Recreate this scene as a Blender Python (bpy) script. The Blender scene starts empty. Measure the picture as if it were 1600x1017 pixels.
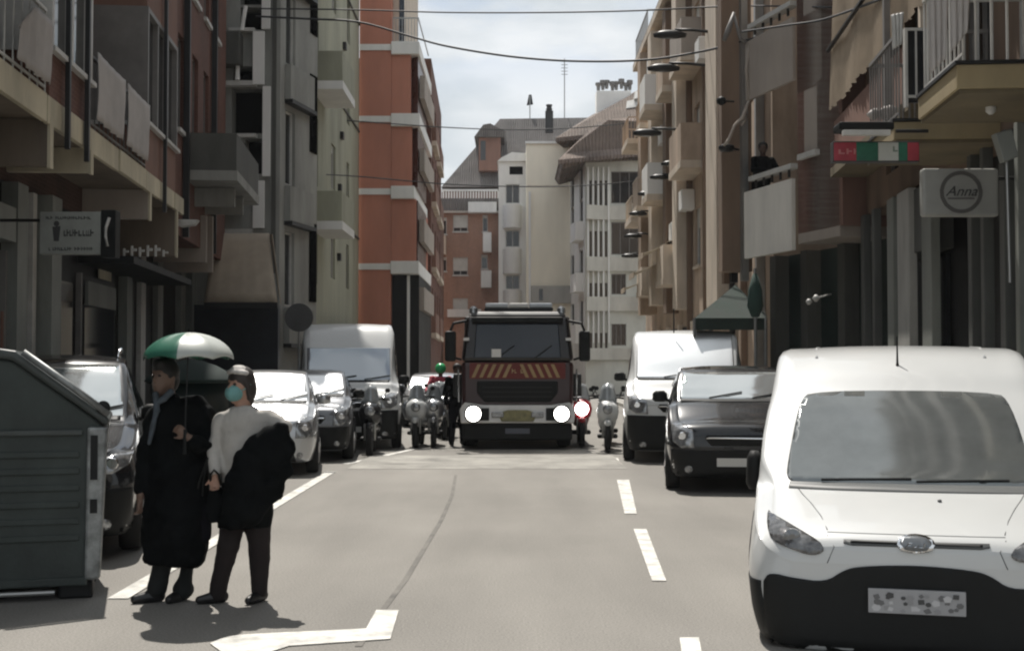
import bpy, bmesh, math, random
from mathutils import Vector, Matrix
from mathutils.bvhtree import BVHTree
random.seed(7)
R = math.radians
scene = bpy.context.scene
COL = scene.collection
F = 2000.0; CH = 1.68; TH = math.atan(63.5/F)
ct, st = math.cos(TH), math.sin(TH)

# ---------------- camera maths: where a sight line meets a depth, the ground or a wall line
def ray(px, py):
    u = (px-800)/F; v = (508.5-py)/F
    dy = ct - v*st
    return u/dy, (st+v*ct)/dy
def P(px, py, Y):
    a, b = ray(px, py); return Vector((a*Y, Y, CH+b*Y))
def G(px, py, z=0.0):
    a, b = ray(px, py); Y = (z-CH)/b; return Vector((a*Y, Y, z))

# ---------------- materials
MATS = {}
def M(key, col=(.5, .5, .5), rough=.6, metal=0, var=.12, scale=1.5, bump=0, ior=1.45, kind=None, emit=0, col2=None, spec=None, coat=0):
    if key in MATS: return MATS[key]
    m = bpy.data.materials.new(key); m.use_nodes = True
    nt = m.node_tree; N = nt.nodes; L = nt.links
    b = N['Principled BSDF']
    b.inputs['Roughness'].default_value = rough; b.inputs['Metallic'].default_value = metal
    b.inputs['IOR'].default_value = ior
    if coat: b.inputs['Coat Weight'].default_value = coat; b.inputs['Coat Roughness'].default_value = .04
    c4 = (*col, 1)
    if emit:
        b.inputs['Emission Color'].default_value = c4; b.inputs['Emission Strength'].default_value = emit
    geo = N.new('ShaderNodeTexCoord')
    if kind == 'brick':
        mp = N.new('ShaderNodeMapping'); mp.inputs['Rotation'].default_value = (R(90), 0, R(0))
        sep = N.new('ShaderNodeSeparateXYZ'); L.new(geo.outputs['Object'], sep.inputs[0])
        ad = N.new('ShaderNodeMath'); ad.operation = 'ADD'; L.new(sep.outputs[0], ad.inputs[0]); L.new(sep.outputs[1], ad.inputs[1])
        cb = N.new('ShaderNodeCombineXYZ'); L.new(ad.outputs[0], cb.inputs[0]); L.new(sep.outputs[2], cb.inputs[1])
        bt = N.new('ShaderNodeTexBrick'); L.new(cb.outputs[0], bt.inputs['Vector'])
        bt.inputs['Scale'].default_value = 4.0; bt.inputs['Mortar Size'].default_value = .012
        bt.inputs['Color1'].default_value = c4
        bt.inputs['Color2'].default_value = tuple(x*.78 for x in col)+(1,)
        bt.inputs['Mortar'].default_value = tuple(min(1, x*1.25+.03) for x in col)+(1,)
        src = bt.outputs['Color']
    else:
        rgb = N.new('ShaderNodeRGB'); rgb.outputs[0].default_value = c4; src = rgb.outputs[0]
    if var:
        n1 = N.new('ShaderNodeTexNoise'); n1.inputs['Scale'].default_value = scale; n1.inputs['Detail'].default_value = 7
        n1.inputs['Roughness'].default_value = .65
        mp2 = N.new('ShaderNodeMapping'); L.new(geo.outputs['Object'], mp2.inputs[0]); L.new(mp2.outputs[0], n1.inputs['Vector'])
        if kind in ('wall', 'brick'): mp2.inputs['Scale'].default_value = (1, 1, .28)
        rmp = N.new('ShaderNodeMapRange'); L.new(n1.outputs['Fac'], rmp.inputs[0])
        rmp.inputs[1].default_value = .3; rmp.inputs[2].default_value = .7
        rmp.inputs[3].default_value = 1-var*1.6; rmp.inputs[4].default_value = 1+var
        mx = N.new('ShaderNodeMix'); mx.data_type = 'RGBA'; mx.blend_type = 'MULTIPLY'; mx.inputs[0].default_value = 1
        L.new(src, mx.inputs[6])
        cc = N.new('ShaderNodeCombineXYZ')
        for i in range(3): L.new(rmp.outputs[0], cc.inputs[i])
        L.new(cc.outputs[0], mx.inputs[7]); src = mx.outputs[2]
        r2 = N.new('ShaderNodeMapRange'); L.new(n1.outputs['Fac'], r2.inputs[0])
        r2.inputs[3].default_value = max(0, rough-.12); r2.inputs[4].default_value = min(1, rough+.12)
        if kind != 'paint' and rough > .15: L.new(r2.outputs[0], b.inputs['Roughness'])
    if kind == 'tiles':
        wv = N.new('ShaderNodeTexWave'); wv.inputs['Scale'].default_value = 1.6; wv.inputs['Distortion'].default_value = 2
        L.new(geo.outputs['Object'], wv.inputs['Vector'])
        bp = N.new('ShaderNodeBump'); bp.inputs['Strength'].default_value = .8; bp.inputs['Distance'].default_value = .1
        L.new(wv.outputs['Fac'], bp.inputs['Height']); L.new(bp.outputs[0], b.inputs['Normal'])
    L.new(src, b.inputs['Base Color'])
    if bump:
        n2 = N.new('ShaderNodeTexNoise'); n2.inputs['Scale'].default_value = scale*18; n2.inputs['Detail'].default_value = 4
        L.new(geo.outputs['Object'], n2.inputs['Vector'])
        bp = N.new('ShaderNodeBump'); bp.inputs['Strength'].default_value = bump; bp.inputs['Distance'].default_value = .02
        L.new(n2.outputs['Fac'], bp.inputs['Height']); L.new(bp.outputs[0], b.inputs['Normal'])
    MATS[key] = m; return m

brick_brown = M('brick_brown', (.15, .068, .048), .85, kind='brick', var=.25, scale=.8)
brick_dark = M('brick_dark', (.085, .046, .034), .85, kind='brick', var=.25, scale=.8)
red_wall = M('red_wall', (.50, .215, .15), .85, kind='wall', var=.12, scale=.7)
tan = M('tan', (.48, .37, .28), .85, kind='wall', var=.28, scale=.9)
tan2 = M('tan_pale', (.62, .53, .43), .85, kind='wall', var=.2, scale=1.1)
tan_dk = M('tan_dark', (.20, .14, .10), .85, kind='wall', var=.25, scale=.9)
cream = M('cream', (.56, .50, .37), .8, kind='wall', var=.22, scale=1.4)
beige = M('beige', (.90, .84, .70), .85, kind='wall', var=.08, scale=.6)
whitew = M('white_wall', (.80, .79, .76), .8, kind='wall', var=.1, scale=.7)
palew = M('pale_wall', (.60, .60, .54), .85, kind='wall', var=.15, scale=.7)
grey_w = M('grey_wall', (.31, .31, .285), .85, kind='wall', var=.25, scale=.9)
grey_d = M('grey_dark_wall', (.10, .10, .09), .85, kind='wall', var=.25, scale=.9)
olive = M('olive_wall', (.38, .38, .29), .85, kind='wall', var=.22, scale=.5)
pinkb = M('pink_brown', (.22, .125, .095), .85, kind='wall', var=.2, scale=.8)
plaster_g = M('plaster_panel', (.38, .33, .285), .8, kind='wall', var=.14, scale=.8)
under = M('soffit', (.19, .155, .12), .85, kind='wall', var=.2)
dark_shop = M('shop_dark', (.012, .012, .011), .5, var=.3, scale=1)
shop_grey = M('shop_pillar', (.21, .22, .20), .6, kind='wall', var=.25, scale=1.4)
wframe = M('white_frame', (.55, .54, .51), .5, var=.12, scale=3)
gframe = M('grey_frame', (.19, .18, .17), .5, var=.12, scale=3)
glass = M('window_glass', (.018, .02, .022), .06, ior=1.6, var=0)
cloth_w = M('cloth_white', (.45, .42, .40), .95, var=.12, scale=1.3)
awn_tan = M('awning_tan', (.42, .335, .245), .95, var=.16, scale=1.2)
awn_dkg = M('awning_green', (.03, .06, .05), .9, var=.1)
shutter = M('shutter', (.55, .54, .50), .7, var=.1)
roof_b = M('roof_tiles', (.19, .15, .125), .85, kind='tiles', var=.3, scale=.6)
roof_r = M('roof_tiles_red', (.20, .155, .13), .85, kind='tiles', var=.3, scale=.6)
slate = M('roof_slate', (.17, .155, .145), .8, kind='tiles', var=.25, scale=.5)
metal_d = M('metal_dark', (.03, .03, .03), .45, .5, var=.1)
metal_g = M('metal_grey', (.35, .35, .34), .4, .7, var=.1)
black = M('black_plastic', (.012, .013, .013), .55, var=.15, scale=4)
rubber = M('tyre_rubber', (.012, .012, .012), .85, var=.1)
rim_m = M('rim_metal', (.35, .35, .36), .3, .9, var=0)
chrome = M('chrome', (.75, .76, .77), .12, 1, var=0)
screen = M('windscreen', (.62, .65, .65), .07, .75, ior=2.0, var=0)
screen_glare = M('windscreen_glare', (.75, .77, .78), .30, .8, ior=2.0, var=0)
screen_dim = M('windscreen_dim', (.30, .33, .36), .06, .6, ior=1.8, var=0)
side_gl = M('side_glass', (.012, .013, .014), .05, ior=1.7, var=0)
lamp_gl = M('lamp_glass', (.30, .31, .32), .12, .5, ior=1.8, var=.5, scale=14)
lamp_dk = M('lamp_smoked', (.13, .13, .132), .1, .3, ior=1.8, var=.5, scale=16)
plate_m = M('plate', (.62, .62, .6), .4, var=0)
paint_w = M('paint_white', (.56, .57, .565), .32, kind='paint', var=.03, coat=.7)
paint_s = M('paint_silver', (.42, .43, .44), .28, .75, kind='paint', var=.03, coat=.7)
paint_g = M('paint_grey', (.12, .125, .135), .3, .5, kind='paint', var=.03, coat=.8)
paint_k = M('paint_black', (.015, .016, .018), .25, .2, kind='paint', var=.03, coat=.8)
mark = M('road_paint', (.62, .61, .57), .8, var=.3, scale=5)
for k_ in ('shop_dark', 'black_plastic', 'paint_black'): MATS[k_].node_tree.nodes['Principled BSDF'].inputs['Specular IOR Level'].default_value = .25
skin_m = M('skin', (.36, .21, .15), .55, var=.06)
void = M('void_black', (.004, .004, .004), .9, var=0)
void.node_tree.nodes['Principled BSDF'].inputs['Specular IOR Level'].default_value = 0
cloth_k = M('cloth_black', (.0045, .0055, .006), .95, var=.4, scale=5)
cloth_n = M('cloth_navy', (.010, .010, .013), .9, var=.3, scale=5)
for m_ in (cloth_k, cloth_n): m_.node_tree.nodes['Principled BSDF'].inputs['Specular IOR Level'].default_value = .12

# ---------------- mesh building
class MB:
    def __init__(s): s.v = []; s.f = []
    def quad(s, a, b, c, d):
        n = len(s.v); s.v += [Vector(a), Vector(b), Vector(c), Vector(d)]; s.f.append((n, n+1, n+2, n+3)); return s
    def poly(s, pts):
        n = len(s.v); s.v += [Vector(p) for p in pts]; s.f.append(tuple(range(n, n+len(pts)))); return s
    def hexa(s, p):       # 8 corners: 4 bottom, 4 top, same order
        n = len(s.v); s.v += [Vector(q) for q in p]
        for f in ((3, 2, 1, 0), (4, 5, 6, 7), (0, 1, 5, 4), (1, 2, 6, 5), (2, 3, 7, 6), (3, 0, 4, 7)): s.f.append(tuple(n+i for i in f))
        return s
    def box(s, x0, x1, y0, y1, z0, z1):
        return s.hexa([(x0, y0, z0), (x1, y0, z0), (x1, y1, z0), (x0, y1, z0), (x0, y0, z1), (x1, y0, z1), (x1, y1, z1), (x0, y1, z1)])
    def prism(s, pts, off):   # polygon swept by a vector
        n = len(s.v); k = len(pts); o = Vector(off)
        s.v += [Vector(p) for p in pts]+[Vector(p)+o for p in pts]
        s.f.append(tuple(range(n, n+k))[::-1]); s.f.append(tuple(range(n+k, n+2*k)))
        for i in range(k): j = (i+1) % k; s.f.append((n+i, n+j, n+k+j, n+k+i))
        return s
    def tube(s, pts, r, seg=8):
        pts = [Vector(p) for p in pts]; rs = r if isinstance(r, (list, tuple)) else [r]*len(pts)
        rings = []
        for i, p in enumerate(pts):
            d = (pts[min(i+1, len(pts)-1)]-pts[max(i-1, 0)]).normalized()
            a = d.orthogonal().normalized() if abs(d.z) < .99 else Vector((1, 0, 0))
            if abs(d.z) < .99: a = d.cross(Vector((0, 0, 1))).normalized()
            b = d.cross(a).normalized(); n = len(s.v); rings.append(n)
            for k in range(seg):
                t = 2*math.pi*k/seg; s.v.append(p+(a*math.cos(t)+b*math.sin(t))*rs[i])
        for i in range(len(rings)-1):
            for k in range(seg):
                j = (k+1) % seg; s.f.append((rings[i]+k, rings[i]+j, rings[i+1]+j, rings[i+1]+k))
        s.f.append(tuple(rings[0]+k for k in range(seg))[::-1]); s.f.append(tuple(rings[-1]+k for k in range(seg)))
        return s
    def lathe(s, prof, c=(0, 0, 0), axis='z', seg=24, sx=1, sy=1):   # prof: (radius, height)
        rings = []; c = Vector(c)
        for r, h in prof:
            n = len(s.v); rings.append(n)
            for k in range(seg):
                t = 2*math.pi*k/seg; x = r*math.cos(t)*sx; y = r*math.sin(t)*sy
                s.v.append(c+(Vector((x, y, h)) if axis == 'z' else Vector((h, x, y)) if axis == 'x' else Vector((x, h, y))))
        for i in range(len(rings)-1):
            for k in range(seg):
                j = (k+1) % seg; s.f.append((rings[i]+k, rings[i]+j, rings[i+1]+j, rings[i+1]+k))
        s.f.append(tuple(rings[0]+k for k in range(seg))[::-1]); s.f.append(tuple(rings[-1]+k for k in range(seg)))
        return s
    def rings(s, rr, seg=20, pw=1.0):    # rr: (x,y,z,rx,ry) stacked ellipses
        idx = []
        for (x, y, z, rx, ry) in rr:
            idx.append(len(s.v))
            for k in range(seg):
                t = 2*math.pi*k/seg; s.v.append(Vector((x+rx*math.cos(t), y+ry*math.sin(t), z)))
        for i in range(len(idx)-1):
            for k in range(seg):
                j = (k+1) % seg; s.f.append((idx[i]+k, idx[i]+j, idx[i+1]+j, idx[i+1]+k))
        s.f.append(tuple(idx[0]+k for k in range(seg))[::-1]); s.f.append(tuple(idx[-1]+k for k in range(seg)))
        return s
    def build(s, name, mat, parent=None, smooth=False, bevel=0, sub=0, tf=None, fixn=True):
        me = bpy.data.meshes.new(name); me.from_pydata([tuple(v) for v in s.v], [], s.f)
        if fixn:
            bm = bmesh.new(); bm.from_mesh(me); bmesh.ops.recalc_face_normals(bm, faces=bm.faces); bm.to_mesh(me); bm.free()
        me.update(); o = bpy.data.objects.new(name, me); COL.objects.link(o)
        if mat: me.materials.append(mat)
        if smooth: me.polygons.foreach_set('use_smooth', [True]*len(me.polygons))
        if bevel:
            bv = o.modifiers.new('b', 'BEVEL'); bv.width = bevel; bv.segments = 2; bv.limit_method = 'ANGLE'
        if sub:
            sb = o.modifiers.new('s', 'SUBSURF'); sb.levels = sub; sb.render_levels = sub
        if parent: o.parent = parent
        return o
def thing(name, label, cat, loc=(0, 0, 0), rz=0, group=None):
    o = bpy.data.objects.new(name, None); COL.objects.link(o); o.empty_display_size = .2
    o.location = loc; o.rotation_euler = (0, 0, rz); o['label'] = label; o['category'] = cat
    if group: o['group'] = group
    return o
def tag(o, label=None, cat=None, group=None, kind=None):
    for k, v in (('label', label), ('category', cat), ('group', group), ('kind', kind)):
        if v: o[k] = v
    return o
def struct(name, mb, mat, smooth=False):
    o = mb.build(name, mat, smooth=smooth); o['kind'] = 'structure'; return o

# ---------------- a wall line: s along it, d out towards the street, z up
class Fr:
    def __init__(f, A, t, side, root=None):
        f.A = Vector((A[0], A[1])); f.t = Vector((t[0], t[1])).normalized()
        n = Vector((-f.t.y, f.t.x))
        if side*n.x < 0 or (abs(n.x) < 1e-3 and n.y > 0): n = -n
        f.n = n; f.root = root
    def pt(f, s, d, z):
        p = f.A+f.t*s+f.n*d; return Vector((p.x, p.y, z))
    def S(f, px, py=300, d=0):
        a, _ = ray(px, py); B = f.A+f.n*d
        # B + t s : x = a y
        return (a*B.y-B.x)/(f.t.x-a*f.t.y)
    def Z(f, px, py, d=0):
        a, b = ray(px, py); s = f.S(px, py, d); y = (f.A+f.n*d+f.t*s).y; return CH+b*y
    def box(f, mb, s0, s1, z0, z1, d0, d1):
        return mb.hexa([f.pt(s0, d0, z0), f.pt(s1, d0, z0), f.pt(s1, d1, z0), f.pt(s0, d1, z0),
                        f.pt(s0, d0, z1), f.pt(s1, d0, z1), f.pt(s1, d1, z1), f.pt(s0, d1, z1)])
    def B(f, name, mat, s0, s1, z0, z1, d0, d1, parent=None, bevel=0):
        return f.box(MB(), s0, s1, z0, z1, d0, d1).build(name, mat, parent or f.root, bevel=bevel)
    def pB(f, name, mat, x0, x1, yt, yb, d0, d1, parent=None, bevel=0):   # by sight lines on plane d1
        ym = (yt+yb)/2; xm = (x0+x1)/2
        s0, s1 = f.S(x0, ym, d1), f.S(x1, ym, d1)
        return f.B(name, mat, min(s0, s1), max(s0, s1), f.Z(xm, yb, d1), f.Z(xm, yt, d1), d0, d1, parent, bevel)
    def wall(f, name, mat, s0, s1, z0, z1, depth, holes, d=0, reveal=.18, parent=None):
        holes = [(max(s0, a), min(s1, b), max(z0, c), min(z1, e)) for a, b, c, e in holes if b > s0 and a < s1 and e > z0 and c < z1]
        ss = sorted({s0, s1, *[h[0] for h in holes], *[h[1] for h in holes]})
        zz = sorted({z0, z1, *[h[2] for h in holes], *[h[3] for h in holes]})
        mb = MB()
        for i in range(len(ss)-1):
            for j in range(len(zz)-1):
                cs, cz = (ss[i]+ss[i+1])/2, (zz[j]+zz[j+1])/2
                if any(h[0] < cs < h[1] and h[2] < cz < h[3] for h in holes): continue
                mb.quad(f.pt(ss[i], d, zz[j]), f.pt(ss[i+1], d, zz[j]), f.pt(ss[i+1], d, zz[j+1]), f.pt(ss[i], d, zz[j+1]))
        for a, b, c, e in holes:
            r = d-reveal
            mb.quad(f.pt(a, d, c), f.pt(b, d, c), f.pt(b, r, c), f.pt(a, r, c)); mb.quad(f.pt(a, d, e), f.pt(b, d, e), f.pt(b, r, e), f.pt(a, r, e))
            mb.quad(f.pt(a, d, c), f.pt(a, d, e), f.pt(a, r, e), f.pt(a, r, c)); mb.quad(f.pt(b, d, c), f.pt(b, d, e), f.pt(b, r, e), f.pt(b, r, c))
        D = d-depth
        mb.quad(f.pt(s0, d, z0), f.pt(s0, d, z1), f.pt(s0, D, z1), f.pt(s0, D, z0)); mb.quad(f.pt(s1, d, z0), f.pt(s1, d, z1), f.pt(s1, D, z1), f.pt(s1, D, z0))
        mb.quad(f.pt(s0, d, z1), f.pt(s1, d, z1), f.pt(s1, D, z1), f.pt(s0, D, z1)); mb.quad(f.pt(s0, d, z0), f.pt(s1, d, z0), f.pt(s1, D, z0), f.pt(s0, D, z0))
        mb.quad(f.pt(s0, D, z0), f.pt(s1, D, z0), f.pt(s1, D, z1), f.pt(s0, D, z1))
        return mb.build(name, mat, parent or f.root, fixn=False)
    def win(f, h, d=0, blind=0, fm=None, mull=1, sill=None):
        a, b, c, e = h; w = .05
        fr = MB(); r = d-.15
        for (p, q, u, v) in ((a, a+w, c, e), (b-w, b, c, e), (a+w, b-w, c, c+w), (a+w, b-w, e-w, e)): f.box(fr, p, q, u, v, r, r+.07)
        for k in range(mull):
            m = a+(b-a)*(k+1)/(mull+1); f.box(fr, m-.02, m+.02, c+w, e-w, r, r+.065)
        wo = fr.build('window', fm or wframe, f.root)
        f.B('pane', glass, a, b, c, e, r-.03, r+.02, wo)
        if blind: f.B('shutter', shutter, a+w, b-w, e-w-(e-c)*blind, e-w, r+.022, r+.05, wo)
        if sill: f.B('sill', sill, a-.06, b+.06, c-.08, c, d-.1, d+.07, wo)
        return wo
    def rail(f, s0, s1, z0, h, d, mat, step=.12, ends=0, parent=None, name='railing'):
        mb = MB(); f.box(mb, s0, s1, z0+h-.04, z0+h, d-.04, d); f.box(mb, s0, s1, z0+.06, z0+.09, d-.03, d-.01)
        n = max(2, int(abs(s1-s0)/step))
        for k in range(n+1):
            s = s0+(s1-s0)*k/n; f.box(mb, s-.009, s+.009, z0, z0+h-.04, d-.028, d-.012)
        if ends:
            for s in (s0, s1):
                f.box(mb, s-.02, s+.02, z0+h-.04, z0+h, d-ends, d-.04)
                m = max(2, int(ends/step))
                for k in range(1, m+1):
                    q = d-ends*k/m; f.box(mb, s-.009, s+.009, z0, z0+h-.04, q, q+.018)
        return mb.build(name, mat, parent or f.root)
    def balcony(f, s0, s1, z, out, d, slab_m, kind, rail_m, th=.18, h=1.0):
        sl = f.B('balcony', slab_m, s0, s1, z-th, z, d, d+out)
        if kind == 'rail': f.rail(s0+.03, s1-.03, z, h, d+out-.03, rail_m, ends=out-.05, parent=sl)
        elif kind == 'solid':
            mb = MB(); e = d+out-.02
            f.box(mb, s0+.01, s1-.01, z, z+h, e-.1, e); f.box(mb, s0+.01, s0+.11, z, z+h, d, e-.1); f.box(mb, s1-.11, s1-.01, z, z+h, d, e-.1)
            mb.build('parapet', rail_m, sl)
        return sl
# ---------------- world, sun, camera
w = bpy.data.worlds.new('World'); scene.world = w; w.use_nodes = True
nt = w.node_tree; N = nt.nodes; L = nt.links; bg = N['Background']
SUN_EL, SUN_AZ = R(62), R(-16)
sky = N.new('ShaderNodeTexSky'); sky.sky_type = 'NISHITA'; sky.sun_disc = False
sky.sun_elevation = SUN_EL; sky.sun_rotation = SUN_AZ; sky.air_density = 1; sky.dust_density = 1.5
tc = N.new('ShaderNodeTexCoord'); mp = N.new('ShaderNodeMapping'); mp.inputs['Scale'].default_value = (1.2, 1.2, 3.2)
mp.inputs['Location'].default_value = (.35, .2, .62)
L.new(tc.outputs['Generated'], mp.inputs[0])
nz = N.new('ShaderNodeTexNoise'); nz.inputs['Scale'].default_value = 2.3; nz.inputs['Detail'].default_value = 8; nz.inputs['Roughness'].default_value = .55
L.new(mp.outputs[0], nz.inputs['Vector'])
rp = N.new('ShaderNodeMapRange'); rp.inputs[1].default_value = .33; rp.inputs[2].default_value = .50; L.new(nz.outputs['Fac'], rp.inputs[0])
sepw = N.new('ShaderNodeSeparateXYZ'); L.new(tc.outputs['Generated'], sepw.inputs[0])
low = N.new('ShaderNodeMapRange'); low.inputs[1].default_value = .20; low.inputs[2].default_value = .34
low.inputs[3].default_value = 1; low.inputs[4].default_value = 0; L.new(sepw.outputs[2], low.inputs[0])
mxf = N.new('ShaderNodeMath'); mxf.operation = 'MAXIMUM'; L.new(rp.outputs[0], mxf.inputs[0]); L.new(low.outputs[0], mxf.inputs[1])
mf = N.new('ShaderNodeMath'); mf.operation = 'MULTIPLY'; mf.inputs[1].default_value = .93; L.new(mxf.outputs[0], mf.inputs[0])
n3 = N.new('ShaderNodeTexNoise'); n3.inputs['Scale'].default_value = 5; n3.inputs['Detail'].default_value = 7; L.new(mp.outputs[0], n3.inputs['Vector'])
cr = N.new('ShaderNodeMix'); cr.data_type = 'RGBA'; cr.inputs[6].default_value = (4.6, 5.15, 5.5, 1); cr.inputs[7].default_value = (7.7, 7.9, 8.0, 1)
r3 = N.new('ShaderNodeMapRange'); r3.inputs[1].default_value = .35; r3.inputs[2].default_value = .6; L.new(n3.outputs['Fac'], r3.inputs[0]); L.new(r3.outputs[0], cr.inputs[0])
mx = N.new('ShaderNodeMix'); mx.data_type = 'RGBA'
L.new(mf.outputs[0], mx.inputs[0]); L.new(sky.outputs[0], mx.inputs[6]); L.new(cr.outputs[2], mx.inputs[7]); L.new(mx.outputs[2], bg.inputs[0])
bg.inputs[1].default_value = .1
sd = bpy.data.lights.new('sun', 'SUN'); sd.energy = 4.8; sd.angle = R(.6); sd.color = (1, .95, .88)
so = bpy.data.objects.new('sun', sd); COL.objects.link(so)
sv = Vector((math.sin(SUN_AZ)*math.cos(SUN_EL), math.cos(SUN_AZ)*math.cos(SUN_EL), math.sin(SUN_EL)))
so.rotation_euler = sv.to_track_quat('Z', 'Y').to_euler(); so.location = (0, 0, 60)
cd = bpy.data.cameras.new('camera'); cam = bpy.data.objects.new('camera', cd); COL.objects.link(cam)
cd.sensor_width = 36; cd.lens = 36*F/1600; cd.clip_end = 2000; cd.clip_start = .05
cam.location = (0, 0, CH); cam.rotation_euler = (math.pi/2+TH, 0, 0); scene.camera = cam
scene.view_settings.view_transform = 'Standard'; scene.view_settings.look = 'None'
scene.view_settings.exposure = .26; scene.view_settings.gamma = 1
scene.cycles.filter_width = 2.2

# ---------------- ground
road_m = bpy.data.materials.new('asphalt'); road_m.use_nodes = True
nt = road_m.node_tree; N = nt.nodes; L = nt.links; b = N['Principled BSDF']; b.inputs['Roughness'].default_value = .9
t = N.new('ShaderNodeTexCoord')
def noise(sc, det=6, vec=None):
    n = N.new('ShaderNodeTexNoise'); n.inputs['Scale'].default_value = sc; n.inputs['Detail'].default_value = det
    L.new(vec or t.outputs['Object'], n.inputs['Vector']); return n
mpp = N.new('ShaderNodeMapping'); mpp.inputs['Scale'].default_value = (1, .16, 1); L.new(t.outputs['Object'], mpp.inputs[0])
a1 = noise(.35); a2 = noise(1.1, 5, mpp.outputs[0]); a3 = noise(70, 4)
def mr(src, lo, hi, o0, o1):
    m = N.new('ShaderNodeMapRange'); m.inputs[1].default_value = lo; m.inputs[2].default_value = hi; m.inputs[3].default_value = o0; m.inputs[4].default_value = o1
    L.new(src, m.inputs[0]); return m.outputs[0]
def mul(x, y):
    m = N.new('ShaderNodeMath'); m.operation = 'MULTIPLY'; L.new(x, m.inputs[0]); L.new(y, m.inputs[1]); return m.outputs[0]
v = mul(mul(mr(a1.outputs[0], .3, .7, .88, 1.1), mr(a2.outputs[0], .3, .7, .84, 1.1)), mr(a3.outputs[0], .3, .7, .70, 1.26))
cc = N.new('ShaderNodeVectorMath'); cc.operation = 'SCALE'; cc.inputs[0].default_value = (.218, .207, .188); L.new(v, cc.inputs['Scale'])
L.new(cc.outputs[0], b.inputs['Base Color'])
bp = N.new('ShaderNodeBump'); bp.inputs['Strength'].default_value = .35; bp.inputs['Distance'].default_value = .01; L.new(a3.outputs[0], bp.inputs['Height']); L.new(bp.outputs[0], b.inputs['Normal'])
ground_m = M('ground_dust', (.2, .19, .17), .9, var=.2, scale=.3)
pave_m = M('pavement', (.28, .27, .245), .9, var=.25, scale=1.2, bump=.2)
kerb_m = M('kerb_stone', (.33, .32, .29), .85, var=.2, scale=3)
hump_m = M('speed_table', (.29, .28, .255), .9, var=.3, scale=1.3, bump=.2)
struct('ground', MB().quad((-300, -60, -.004), (300, -60, -.004), (300, 500, -.004), (-300, 500, -.004)), ground_m)
struct('road', MB().quad((-5.85, -20, 0), (4.55, -20, 0), (4.55, 130, 0), (-5.85, 130, 0)), road_m)
for nm, x0, x1, kx in (('left', -9, -5.92, -5.92), ('right', 4.67, 9, 4.55)):
    struct('pavement_'+nm, MB().box(x0, x1, -20, 130, -.1, .13), pave_m)
    struct('kerb_'+nm, MB().box(kx, kx+.12, -20, 130, -.1, .135), kerb_m)
# pale worn crossing in front of the truck, raised a little, with sloped edges
mb = MB(); y0, y1 = 21.0, 24.2
mb.hexa([(-2.7, y0, .004), (1.9, y0, .004), (1.9, y1, .004), (-2.7, y1, .004), (-2.6, y0+.5, .03), (1.8, y0+.5, .03), (1.8, y1-.5, .03), (-2.6, y1-.5, .03)])
struct('crossing_hump', mb, hump_m)
def paint(name, pts, label, cat='road marking', group=None, z=.006, mat=None):
    mb = MB(); mb.prism([(p[0], p[1], z) for p in pts], (0, 0, .002)); o = mb.build(name, mat or mark)
    o['kind'] = 'structure'; return o
def gp(*pp): return [G(*p) for p in pp]
paint('parking_line', [(-2.92, 9.3), (-2.77, 9.3), (-2.80, 20.4), (-2.95, 20.4)], '')
paint('parking_line', [(-2.92, 22.0), (-2.79, 22.0), (-1.9, 26), (-2.03, 26)], '')
paint('lane_dash', gp((964, 750), (983, 750), (995, 803), (976, 803)), '')
paint('lane_dash', gp((990, 827), (1010, 827), (1041, 908), (1019, 908)), '')
paint('lane_dash', gp((1062, 997), (1092, 997), (1104, 1060), (1070, 1060)), '')
paint('lane_dash', gp((949, 716), (966, 716), (969, 727), (952, 727)), '')
paint('turn_arrow', gp((328, 1006), (352, 996), (385, 992), (572, 983), (588, 954), (623, 954), (610, 999), (452, 1010), (408, 1024), (360, 1030)), '')
seam_m = M('tar_seam', (.145, .137, .123), .8, var=.3, scale=3)
sp = gp((712, 742), (706, 775), (688, 815), (662, 858), (634, 905), (604, 945), (560, 1010))
mb = MB(); wv = .022
for i in range(len(sp)-1):
    mb.quad(sp[i]+Vector((-wv, 0, .004)), sp[i]+Vector((wv, 0, .004)), sp[i+1]+Vector((wv, 0, .004)), sp[i+1]+Vector((-wv, 0, .004)))
struct('tar_seam', mb, seam_m)
sp = gp((1000, 868), (1060, 872), (1130, 880)); 

# ======================= LEFT SIDE =======================
def build_root(name, label, cat='building', loc=(0, 0, 0), group=None): return thing(name, label, cat, loc, 0, group)

# --- nearest left block with the cream balcony edge
r1 = build_root('apartment_building', 'dark brown apartment block nearest on the left, with a long cream balcony ledge')
f1 = Fr((-4.17, 0), (-.087, 1), 1, r1)
EDG = 0.0; FAC = -1.1
f1.B('shopfront', dark_shop, 4, 24, 0, 4.15, FAC-6, FAC-.02)
holes = [(13.4, 14.9, 5.0, 7.4), (17.35, 19.0, 4.9, 6.45), (19.3, 20.5, 4.9, 7.0), (14.0, 14.9, 8.0, 10.2), (18, 20, 8.1, 10.2), (10, 12, 5, 7.2)]
f1.wall('wall', brick_dark, 4, 24, 4.15, 16, 8, holes, FAC)
for h in holes: f1.win(h, FAC, fm=gframe, mull=1 if h[1]-h[0] > 1.2 else 0)
# cream ledge, in panels with small joints
zl0, zl1 = 4.56, 4.88
lw = f1.B('balcony_slab', under, 5, 24.6, zl0+.06, zl1-.04, FAC, EDG-.06)
mb = MB(); s = 5.0
cuts = [5, 7, 9, 11, 13, 15.05, 16.05, 17.15, 18.9, 20.9, 22.2, 23.6, 24.6]
for a, b_ in zip(cuts[:-1], cuts[1:]): f1.box(mb, a+.03, b_-.05, zl0+random.uniform(-.015, .015), zl1, EDG-.06, EDG+random.uniform(0, .02))
mb.build('ledge_panels', cream, r1, bevel=.008)
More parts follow.
